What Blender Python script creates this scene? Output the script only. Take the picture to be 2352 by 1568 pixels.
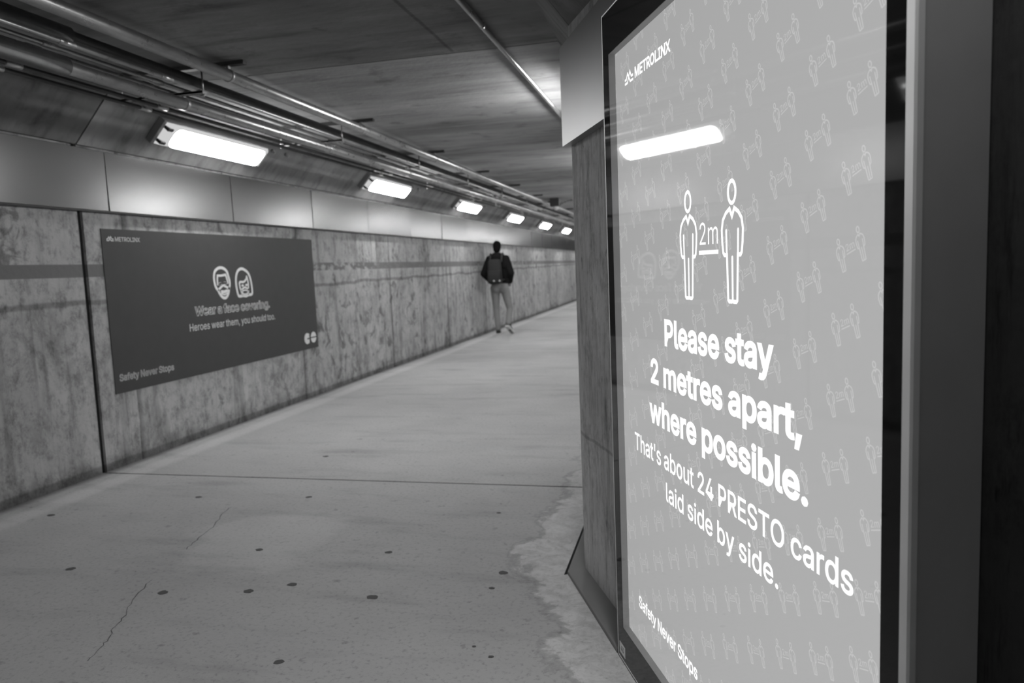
import bpy, bmesh, math, random, json
from mathutils import Vector, Matrix

# ------------------------------------------------------------------ camera
SC = bpy.context.scene
for _o in list(bpy.data.objects):
    bpy.data.objects.remove(_o)
COL = SC.collection
CAM_H = 1.3
_f, _yaw, _pitch, _roll = 1700.12, math.radians(-13.5184), math.radians(-5.7562), math.radians(-2.3167)
_fw0 = Vector((math.sin(_yaw), math.cos(_yaw), 0)); _r0 = Vector((math.cos(_yaw), -math.sin(_yaw), 0)); _u0 = Vector((0, 0, 1))
_fw = _fw0 * math.cos(_pitch) + _u0 * math.sin(_pitch); _up = _u0 * math.cos(_pitch) - _fw0 * math.sin(_pitch)
_rt = _r0 * math.cos(_roll) + _up * math.sin(_roll); _u2 = _up * math.cos(_roll) - _r0 * math.sin(_roll)
cam_d = bpy.data.cameras.new('camera'); cam = bpy.data.objects.new('camera', cam_d); COL.objects.link(cam)
cam.matrix_world = Matrix(((_rt.x, _u2.x, -_fw.x, 0), (_rt.y, _u2.y, -_fw.y, 0), (_rt.z, _u2.z, -_fw.z, CAM_H), (0, 0, 0, 1)))
cam_d.sensor_width = 36.0; cam_d.lens = _f / 2352 * 36; cam_d.clip_start = 0.05; cam_d.clip_end = 200
cam_d.dof.use_dof = True; cam_d.dof.focus_distance = 1.75; cam_d.dof.aperture_fstop = 4.5
SC.camera = cam

# ------------------------------------------------------------------ world, exposure, light levels
w = bpy.data.worlds.new('world'); SC.world = w; w.use_nodes = True
w.node_tree.nodes['Background'].inputs[0].default_value = (0, 0, 0, 1)
w.node_tree.nodes['Background'].inputs[1].default_value = 0.0
vs = SC.view_settings
vs.view_transform = 'Standard'; vs.look = 'None'; vs.exposure = 0.0; vs.gamma = 1.0; vs.use_curve_mapping = False
LAMP = 44.0            # emission of the lit strip lights
LAMP_BACK = 48.0       # the one above and behind the light box
RIM = 0.6              # their translucent lens rim
LETTER = 1.3          # back-lit white lettering
SHEET = 0.465          # back-lit grey of the poster
PATT = 0.60            # back-lit pattern

# ------------------------------------------------------------------ place: axes of the angled wall
TH = math.radians(-23.47189)
BD = Vector((math.sin(TH), math.cos(TH), 0)); BN = Vector((math.cos(TH), -math.sin(TH), 0))
def sn(s, n, z=0.0): return BD * s + BN * n + Vector((0, 0, z))
XL = -3.93; ZC = 2.53; ZH = 2.22; XR = -0.448; WN = 0.795; YJ = 4.2; YB = -4.0; YF = 33.0

# ------------------------------------------------------------------ materials
def mat(name):
    m = bpy.data.materials.new(name); m.use_nodes = True
    nt = m.node_tree; b = nt.nodes['Principled BSDF']
    return m, nt, b
def plain(name, v, rough=0.5, metal=0.0, spec=0.5):
    m, nt, b = mat(name)
    tc = nt.nodes.new('ShaderNodeTexCoord'); n = nt.nodes.new('ShaderNodeTexNoise'); n.inputs['Scale'].default_value = 9; n.inputs['Detail'].default_value = 5
    nt.links.new(tc.outputs['Object'], n.inputs['Vector'])
    mr = nt.nodes.new('ShaderNodeMapRange'); mr.inputs['To Min'].default_value = v * 0.9; mr.inputs['To Max'].default_value = v * 1.1
    nt.links.new(n.outputs['Fac'], mr.inputs['Value']); nt.links.new(mr.outputs[0], b.inputs['Base Color'])
    b.inputs['Roughness'].default_value = rough; b.inputs['Metallic'].default_value = metal; b.inputs['Specular IOR Level'].default_value = spec
    return m
def emit(name, v, strength=1.0):
    m = bpy.data.materials.new(name); m.use_nodes = True; nt = m.node_tree
    nt.nodes.clear(); o = nt.nodes.new('ShaderNodeOutputMaterial'); e = nt.nodes.new('ShaderNodeEmission')
    e.inputs[0].default_value = (1, 1, 1, 1); e.inputs[1].default_value = v * strength
    nt.links.new(e.outputs[0], o.inputs[0]); return m
class NB:
    """small node-graph builder"""
    def __init__(s, nt):
        s.nt = nt; tc = nt.nodes.new('ShaderNodeTexCoord'); s.co = tc.outputs['Object']
        sx = nt.nodes.new('ShaderNodeSeparateXYZ'); nt.links.new(s.co, sx.inputs[0]); s.x, s.y, s.z = sx.outputs
    def _in(s, sock, v):
        if isinstance(v, (int, float)): sock.default_value = v
        else: s.nt.links.new(v, sock)
    def m(s, op, a, b=0.0, c=0.0, clamp=False):
        n = s.nt.nodes.new('ShaderNodeMath'); n.operation = op; n.use_clamp = clamp
        s._in(n.inputs[0], a); s._in(n.inputs[1], b)
        if op in ('MULTIPLY_ADD', 'SMOOTH_MIN', 'WRAP', 'COMPARE'): s._in(n.inputs[2], c)
        return n.outputs[0]
    def mul(s, *a):
        r = a[0]
        for k in a[1:]: r = s.m('MULTIPLY', r, k)
        return r
    def add(s, *a):
        r = a[0]
        for k in a[1:]: r = s.m('ADD', r, k)
        return r
    def noise(s, scale, stretch=(1, 1, 1), detail=6, rough=0.55, off=(0, 0, 0), dist=0.0):
        mp = s.nt.nodes.new('ShaderNodeMapping'); mp.inputs['Scale'].default_value = stretch; mp.inputs['Location'].default_value = off
        s.nt.links.new(s.co, mp.inputs[0])
        n = s.nt.nodes.new('ShaderNodeTexNoise'); n.inputs['Scale'].default_value = scale; n.inputs['Detail'].default_value = detail
        n.inputs['Roughness'].default_value = rough; n.inputs['Distortion'].default_value = dist
        s.nt.links.new(mp.outputs[0], n.inputs['Vector']); return n.outputs['Fac']
    def ramp(s, v, a, b, lo=0.0, hi=1.0, smooth=True):
        n = s.nt.nodes.new('ShaderNodeMapRange'); n.interpolation_type = 'SMOOTHSTEP' if smooth else 'LINEAR'; n.clamp = True
        s._in(n.inputs['Value'], v)
        n.inputs['From Min'].default_value = a; n.inputs['From Max'].default_value = b
        n.inputs['To Min'].default_value = lo; n.inputs['To Max'].default_value = hi
        return n.outputs[0]
    def band(s, v, c, half, soft):
        """1 inside |v-c|<half"""
        d = s.m('ABSOLUTE', s.m('SUBTRACT', v, c)); return s.ramp(d, half, half + soft, 1.0, 0.0)
    def dark(s, col, mask, k):
        """multiply col by (1-k*mask)"""
        return s.m('MULTIPLY', col, s.m('SUBTRACT', 1.0, s.m('MULTIPLY', mask, k)))
    def bump(s, b, h, strength, dist=0.01):
        n = s.nt.nodes.new('ShaderNodeBump'); n.inputs['Strength'].default_value = strength; n.inputs['Distance'].default_value = dist
        s.nt.links.new(h, n.inputs['Height']); s.nt.links.new(n.outputs[0], b.inputs['Normal'])

def wall_material():
    m, nt, b = mat('concrete_wall'); g = NB(nt)
    c = g.ramp(g.noise(1.6, detail=8, rough=0.6), 0.3, 0.72, 0.40, 0.55, False)
    st = g.noise(1.0, (9, 9, 0.55), detail=5, rough=0.6)
    c = g.dark(c, g.ramp(st, 0.52, 0.72), 0.34)
    st2 = g.noise(1.0, (24, 24, 1.1), detail=4, rough=0.6, off=(3, 5, 1))
    c = g.dark(c, g.ramp(st2, 0.52, 0.72), 0.2)
    bl = g.noise(5.0, detail=6, rough=0.65, off=(7, 2, 4), dist=0.6); zone = g.noise(0.9, detail=2, off=(1, 9, 3))
    c = g.dark(c, g.mul(g.ramp(bl, 0.54, 0.64), g.ramp(zone, 0.42, 0.55)), 0.5)
    c = g.dark(c, g.ramp(g.noise(1.0, (3.2, 3.2, 1.1), detail=7, rough=0.68, off=(11, 4, 6), dist=0.4), 0.5, 0.68), 0.32)
    c = g.dark(c, g.ramp(g.noise(11, (1, 1, 0.7), detail=8, rough=0.8, off=(1, 6, 6)), 0.46, 0.66), 0.42)
    c = g.dark(c, g.ramp(g.noise(3.4, (1, 1, 0.8), detail=8, rough=0.75, off=(9, 3, 2), dist=0.5), 0.5, 0.64), 0.26)
    spk = g.noise(38, (1, 1, 0.5), detail=3, off=(2, 2, 2))
    c = g.dark(c, g.ramp(spk, 0.6, 0.72), 0.25)
    wob = g.m('MULTIPLY', g.m('SUBTRACT', g.noise(2.2, detail=4), 0.5), 0.09)
    c = g.dark(c, g.band(g.add(g.z, wob, g.mul(g.y, -0.006)), 1.145, 0.008, 0.02), 0.42)     # horizontal construction line
    fr = g.m('FRACT', g.m('DIVIDE', g.add(g.y, -YJ + 24.0 - 0.16, g.mul(wob, 0.5)), 2.42))
    c = g.dark(c, g.ramp(fr, 0.0, 0.03, 1.0, 0.0), 0.5)                         # formwork joints
    # painted stripe, flaking in places
    peel = g.ramp(g.noise(7.0, (1, 1, 2), detail=5, rough=0.7, off=(5, 1, 8)), 0.5, 0.56)
    far = g.m('MINIMUM', g.add(g.band(g.y, 8.0, 0.7, 0.5), g.band(g.y, 16.5, 2.0, 1.5), 0.15), 1.0); far = g.mul(far, g.ramp(g.y, 7.2, 7.4))
    keep = g.m('SUBTRACT', 1.0, g.mul(peel, far))
    stripe = g.mul(g.band(g.z, 1.388, 0.040, 0.006), keep, g.ramp(g.x, XL + 0.2, XL + 0.3, 1.0, 0.0))
    n = nt.nodes.new('ShaderNodeMix'); n.data_type = 'FLOAT'
    nt.links.new(stripe, n.inputs[0]); nt.links.new(c, n.inputs[2]); n.inputs[3].default_value = 0.185
    c = n.outputs[0]
    # grime splashed along the foot of the wall
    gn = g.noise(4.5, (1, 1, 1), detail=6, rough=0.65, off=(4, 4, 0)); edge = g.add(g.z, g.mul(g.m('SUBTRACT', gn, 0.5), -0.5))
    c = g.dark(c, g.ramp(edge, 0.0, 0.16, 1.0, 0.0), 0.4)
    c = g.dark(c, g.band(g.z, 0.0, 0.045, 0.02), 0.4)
    nt.links.new(c, b.inputs['Base Color']); b.inputs['Roughness'].default_value = 0.8; b.inputs['Specular IOR Level'].default_value = 0.25
    g.bump(b, g.add(g.noise(30, detail=5), g.mul(st, 0.6)), 0.35, 0.008)
    return m

def rough_concrete(name, lo, hi, streak):
    m, nt, b = mat(name); g = NB(nt)
    c = g.ramp(g.noise(2.2, detail=8, rough=0.65), 0.3, 0.7, lo, hi, False)
    c = g.dark(c, g.ramp(g.noise(1.0, (16, 16, 1.6), detail=6, rough=0.7, dist=0.3), 0.48, 0.72), streak)
    c = g.dark(c, g.ramp(g.noise(1.0, (60, 60, 9), detail=4, rough=0.7, off=(4, 4, 1)), 0.52, 0.7), streak * 0.8)
    c = g.dark(c, g.ramp(g.noise(22, (1, 1, 0.5), detail=3, off=(6, 2, 1)), 0.66, 0.72), 0.5)
    c = g.dark(c, g.ramp(g.noise(9, (1, 1, 0.6), detail=8, rough=0.8, off=(2, 7, 3)), 0.48, 0.66), 0.36)
    c = g.dark(c, g.band(g.add(g.z, g.mul(g.noise(5), 0.04)), 0.62, 0.004, 0.006), 0.3)
    nt.links.new(c, b.inputs['Base Color']); b.inputs['Roughness'].default_value = 0.85; b.inputs['Specular IOR Level'].default_value = 0.2
    g.bump(b, g.add(g.noise(34, detail=5), g.noise(1.0, (50, 50, 6), detail=3)), 0.4, 0.006)
    return m

def ceiling_material():
    m, nt, b = mat('concrete_ceiling'); g = NB(nt)
    c = g.ramp(g.noise(1.0, (0.7, 2.2, 1), detail=7, rough=0.6), 0.32, 0.7, 0.19, 0.36, False)
    c = g.dark(c, g.ramp(g.noise(1.0, (1.2, 6.5, 3), detail=6, rough=0.62, off=(3, 1, 1)), 0.5, 0.75), 0.4)
    c = g.dark(c, g.ramp(g.noise(4.0, detail=6, rough=0.65, off=(8, 1, 2)), 0.56, 0.7), 0.3)
    c = g.mul(c, g.ramp(g.y, YJ - 0.004, YJ + 0.004, 0.82, 1.32))
    c = g.dark(c, g.mul(g.band(g.add(g.x, g.mul(g.noise(3), 0.02)), -1.27, 0.006, 0.008), g.ramp(g.y, 4.15, 4.2, 1.0, 0.0)), 0.4)
    nt.links.new(c, b.inputs['Base Color']); b.inputs['Roughness'].default_value = 0.85; b.inputs['Specular IOR Level'].default_value = 0.2
    g.bump(b, g.add(g.noise(26, detail=5), g.noise(1.0, (2, 22, 8), detail=3)), 0.3, 0.008)
    return m

def floor_material():
    m, nt, b = mat('concrete_floor'); g = NB(nt)
    c = g.ramp(g.noise(0.8, detail=8, rough=0.6), 0.3, 0.7, 0.37, 0.47, False)
    c = g.dark(c, g.ramp(g.noise(1.0, (1.1, 5.0, 1), detail=6, rough=0.6, off=(2, 7, 0)), 0.5, 0.75), 0.22)
    c = g.dark(c, g.ramp(g.noise(55, detail=4, rough=0.7), 0.5, 0.75), 0.35)
    c = g.dark(c, g.ramp(g.noise(16, detail=4, off=(5, 1, 0)), 0.63, 0.72), 0.25)
    # mineral bloom on the slab along the angled wall and its corner
    d = g.m('SUBTRACT', WN, g.add(g.mul(g.x, BN.x), g.mul(g.y, BN.y)))
    d2 = g.m('SUBTRACT', XR, g.x)
    near = g.m('MINIMUM', g.ramp(g.y, 3.25, 3.4, 0.0, 1.0), 1.0)
    dd = g.add(g.mul(d, g.m('SUBTRACT', 1.0, near)), g.mul(d2, near))
    pn = g.noise(3.2, detail=6, rough=0.65, off=(1, 1, 5), dist=0.5)
    q = g.add(dd, g.mul(g.m('SUBTRACT', pn, 0.5), 0.55))
    msk = g.mul(g.ramp(q, 0.22, 0.3, 1.0, 0.0), g.ramp(g.noise(13, detail=6, rough=0.75, dist=1.0), 0.36, 0.62, 0.35, 1.0), g.ramp(g.y, 3.9, 4.3, 1.0, 0.3))
    ring = g.band(q, 0.265, 0.012, 0.02)
    c = g.m('ADD', c, g.mul(msk, 0.2)); c = g.dark(c, ring, 0.22)
    # pale swept strip beside the left wall
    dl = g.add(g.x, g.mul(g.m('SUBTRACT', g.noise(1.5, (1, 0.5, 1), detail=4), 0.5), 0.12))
    c = g.m('ADD', c, g.mul(g.band(dl, -3.70, 0.03, 0.09), 0.09))
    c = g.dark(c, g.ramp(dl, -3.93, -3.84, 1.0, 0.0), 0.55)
    # pale worn patches out on the slab
    e = g.m('SQRT', g.add(g.m('POWER', g.add(g.x, 2.1), 2.0), g.m('POWER', g.add(g.y, -3.2), 2.0)))
    pm = g.mul(g.ramp(g.add(e, g.mul(g.noise(2.6, detail=5), 0.9)), 0.75, 0.95, 1.0, 0.0), 0.06)
    c = g.m('ADD', c, pm)
    nt.links.new(c, b.inputs['Base Color']); b.inputs['Roughness'].default_value = 0.8; b.inputs['Specular IOR Level'].default_value = 0.15
    g.bump(b, g.add(g.noise(90, detail=4), g.noise(8, detail=4)), 0.18, 0.004)
    return m

def panel_material(name, v, rough):
    m, nt, b = mat(name); g = NB(nt)
    c = g.ramp(g.noise(3.0, detail=4), 0.3, 0.7, v * 0.97, v * 1.03, False)
    nt.links.new(c, b.inputs['Base Color']); b.inputs['Metallic'].default_value = 1.0
    b.inputs['Roughness'].default_value = rough
    return m

def steel_material(name, v, rough):
    m, nt, b = mat(name); g = NB(nt)
    c = g.ramp(g.noise(14, (1, 0.25, 1), detail=5, rough=0.65), 0.35, 0.7, v * 0.72, v * 1.15, False)
    nt.links.new(c, b.inputs['Base Color']); b.inputs['Metallic'].default_value = 0.85
    r = g.ramp(g.noise(20, detail=4, off=(4, 0, 0)), 0.3, 0.7, rough * 0.85, rough * 1.3, False); nt.links.new(r, b.inputs['Roughness'])
    return m

def glass_material():
    m = bpy.data.materials.new('clear_glass'); m.use_nodes = True; nt = m.node_tree; nt.nodes.clear()
    o = nt.nodes.new('ShaderNodeOutputMaterial'); mx = nt.nodes.new('ShaderNodeMixShader'); f = nt.nodes.new('ShaderNodeFresnel'); f.inputs[0].default_value = 1.5
    t = nt.nodes.new('ShaderNodeBsdfTransparent'); t.inputs[0].default_value = (0.97, 0.97, 0.97, 1)
    gl = nt.nodes.new('ShaderNodeBsdfGlossy'); gl.inputs['Roughness'].default_value = 0.03
    nt.links.new(f.outputs[0], mx.inputs[0]); nt.links.new(t.outputs[0], mx.inputs[1]); nt.links.new(gl.outputs[0], mx.inputs[2]); nt.links.new(mx.outputs[0], o.inputs[0])
    return m

M_WALL, M_CEIL, M_FLOOR, M_PANEL = wall_material(), ceiling_material(), floor_material(), panel_material('satin_metal_panel', 0.165, 0.25); M_PANELR = panel_material('brushed_metal_panel', 0.29, 0.42)
M_WALLR = rough_concrete('concrete_corner', 0.5, 0.76, 0.46); M_WALLD = rough_concrete('shade_toned_concrete', 0.03, 0.06, 0.5)  # second mix is near black: shade painted into the wall colour
M_KERB = plain('kerb_concrete', 0.22, 0.8, 0, 0.2)
M_STEEL = steel_material('galvanised_steel', 0.52, 0.30); M_DULL = steel_material('dull_grey_steel', 0.13, 0.42)
M_DARK = plain('dark_sealant', 0.02, 0.9, 0, 0.1); M_TRIM = plain('dark_trim', 0.035, 0.6); M_BLACKGL = plain('black_glass_border', 0.010, 0.04, 0, 0.28)
M_CASE = plain('grey_powder_coat', 0.48, 0.6); M_EDGE = plain('satin_aluminium', 0.85, 0.3, 0.0); M_REVEAL = plain('reveal_grey', 0.42, 0.7)
M_HOUS = plain('lamp_housing_grey', 0.3, 0.5); M_LAMP = emit('lamp_glow', LAMP); M_LAMPB = emit('lamp_glow_back', LAMP_BACK); M_RIM = emit('lamp_lens_rim', RIM)
M_OFF = emit('dim_lens', 1.2); M_OFFTUBE = emit('failing_tube', 9.0); M_GLASS = glass_material()
M_SHEET = emit('backlit_sheet', SHEET); M_LETTER = emit('backlit_lettering', LETTER); M_PATT = emit('backlit_pattern', PATT)
M_POSTER = plain('dark_grey_print', 0.062, 0.55, 0, 0.3); M_PRINT = plain('pale_print', 0.8, 0.5); M_GUM = plain('dark_spot', 0.07, 0.8)
M_STICK = plain('white_sticker', 0.95, 0.5); M_INK = plain('black_ink', 0.02, 0.6)
M_JACKET = plain('black_fabric', 0.012, 0.9, 0, 0.1); M_PACK = plain('charcoal_fabric', 0.017, 0.85); M_JEANS = plain('faded_trousers', 0.25, 0.9, 0, 0.2)
M_SKIN = plain('skin', 0.3, 0.6); M_HAIR = plain('black_hair', 0.006, 0.9, 0, 0.1); M_SHOE = plain('dark_shoe', 0.03, 0.7); M_SOLE = plain('white_sole', 0.6, 0.6); M_TAG = plain('pale_tag', 0.5, 0.5)
M_DEVICE = plain('dark_plastic', 0.03, 0.5); M_DOME = plain('pale_dome', 0.6, 0.3)

# ------------------------------------------------------------------ helpers
def link(name, me, m, parent=None):
    o = bpy.data.objects.new(name, me); COL.objects.link(o)
    if m is not None: me.materials.clear(); me.materials.append(m)
    if parent is not None: o.parent = parent
    return o
def from_bm(name, bm, m, parent=None, smooth=False):
    me = bpy.data.meshes.new(name); bm.normal_update(); bm.to_mesh(me); bm.free()
    if smooth:
        for p in me.polygons: p.use_smooth = True
    return link(name, me, m, parent)
def struct(name, bm, m, parent=None, smooth=False):
    o = from_bm(name, bm, m, parent, smooth)
    if parent is None: o['kind'] = 'structure'
    return o
def tag(o, label, cat, group=None):
    o['label'] = label; o['category'] = cat
    if group: o['group'] = group
    return o
def thing(name, label, cat, loc=(0, 0, 0), rz=0.0, group=None):
    o = bpy.data.objects.new(name, None); COL.objects.link(o); o.location = loc; o.rotation_euler = (0, 0, rz); o.empty_display_size = 0.1
    return tag(o, label, cat, group)
def box(bm, a, b, bev=0.0):
    x0, y0, z0 = a; x1, y1, z1 = b
    v = [bm.verts.new(p) for p in ((x0, y0, z0), (x1, y0, z0), (x1, y1, z0), (x0, y1, z0), (x0, y0, z1), (x1, y0, z1), (x1, y1, z1), (x0, y1, z1))]
    f = [bm.faces.new([v[i] for i in q]) for q in ((0, 3, 2, 1), (4, 5, 6, 7), (0, 1, 5, 4), (1, 2, 6, 5), (2, 3, 7, 6), (3, 0, 4, 7))]
    if bev:
        bmesh.ops.bevel(bm, geom=list({e for q in f for e in q.edges}), offset=bev, segments=2, affect='EDGES', profile=0.5)
def prism(bm, pts, axis, a, b):
    """extrude a closed 2D outline. axis 'z': pts are (x,y); 'y': pts are (x,z)"""
    P = (lambda p, t: (p[0], p[1], t)) if axis == 'z' else (lambda p, t: (p[0], t, p[1]))
    lo = [bm.verts.new(P(p, a)) for p in pts]; hi = [bm.verts.new(P(p, b)) for p in pts]; n = len(pts)
    bm.faces.new(lo); bm.faces.new(hi)
    for i in range(n): bm.faces.new((lo[i], lo[(i + 1) % n], hi[(i + 1) % n], hi[i]))
    bmesh.ops.recalc_face_normals(bm, faces=bm.faces)
def tube(bm, a, b, r0, r1=None, seg=16, cap=True):
    r1 = r0 if r1 is None else r1
    a = Vector(a); b = Vector(b); d = (b - a).normalized(); q = d.to_track_quat('Z', 'Y')
    A = [bm.verts.new(a + q @ Vector((r0 * math.cos(2 * math.pi * i / seg), r0 * math.sin(2 * math.pi * i / seg), 0))) for i in range(seg)]
    B = [bm.verts.new(b + q @ Vector((r1 * math.cos(2 * math.pi * i / seg), r1 * math.sin(2 * math.pi * i / seg), 0))) for i in range(seg)]
    for i in range(seg):
        f = bm.faces.new((A[i], A[(i + 1) % seg], B[(i + 1) % seg], B[i])); f.smooth = True
    if cap: bm.faces.new(A[::-1]); bm.faces.new(B)
def path_tube(bm, pts, r, seg=10):
    for i in range(len(pts) - 1): tube(bm, pts[i], pts[i + 1], r, seg=seg)
    for p in pts[1:-1]: bmesh.ops.create_uvsphere(bm, u_segments=seg, v_segments=6, radius=r, matrix=Matrix.Translation(p))
def new(): return bmesh.new()

# flat line work on sheets: local x = along the sheet, y = depth (viewer on -y), z = up
def stroke(bm, pts, wd, closed=False, y=0.0, caps=True):
    pts = [Vector((p[0], p[1])) for p in pts]; n = len(pts)
    L, R = [], []
    for i in range(n):
        if closed: d0 = (pts[i] - pts[i - 1]).normalized(); d1 = (pts[(i + 1) % n] - pts[i]).normalized()
        else:
            d0 = (pts[i] - pts[i - 1]).normalized() if i > 0 else (pts[1] - pts[0]).normalized()
            d1 = (pts[i + 1] - pts[i]).normalized() if i < n - 1 else d0
        t = d0 + d1
        t = d1 if t.length < 1e-6 else t.normalized()
        nn = Vector((-t.y, t.x)); k = 1.0 / max(0.45, nn.dot(Vector((-d1.y, d1.x)))); o = nn * (wd / 2 * k)
        L.append(bm.verts.new((pts[i].x + o.x, y, pts[i].y + o.y))); R.append(bm.verts.new((pts[i].x - o.x, y, pts[i].y - o.y)))
    for i in range(n if closed else n - 1):
        j = (i + 1) % n; bm.faces.new((L[i], R[i], R[j], L[j]))
    if caps and not closed:
        for p, sgn in ((0, -1), (n - 1, 1)):
            d = ((pts[1] - pts[0]) if p == 0 else (pts[-1] - pts[-2])).normalized() * sgn; nn = Vector((-d.y, d.x)); arc = []
            for k in range(7):
                a = math.pi * k / 6; q = pts[p] + nn * (wd / 2 * math.cos(a)) + d * (wd / 2 * math.sin(a)); arc.append(bm.verts.new((q.x, y, q.y)))
            bm.faces.new(arc if sgn > 0 else arc)
def disc(bm, cx, cz, rx, rz, y=0.0, n=24):
    bm.faces.new([bm.verts.new((cx + rx * math.cos(2 * math.pi * i / n), y, cz + rz * math.sin(2 * math.pi * i / n))) for i in range(n)])
def flat_poly(bm, pts, y=0.0): bm.faces.new([bm.verts.new((p[0], y, p[1])) for p in pts])
def smooth_loop(pts, closed=True, k=5):
    out = []; n = len(pts); rng = n if closed else n - 1
    P = lambda i: Vector(pts[i % n]) if closed else Vector(pts[max(0, min(n - 1, i))])
    for i in range(rng):
        a, b, c, d = P(i - 1), P(i), P(i + 1), P(i + 2)
        for j in range(k):
            t = j / k; out.append(0.5 * ((2 * b) + (c - a) * t + (2 * a - 5 * b + 4 * c - d) * t * t + (3 * b - a - 3 * c + d) * t ** 3))
    if not closed: out.append(P(n - 1))
    return out

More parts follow.
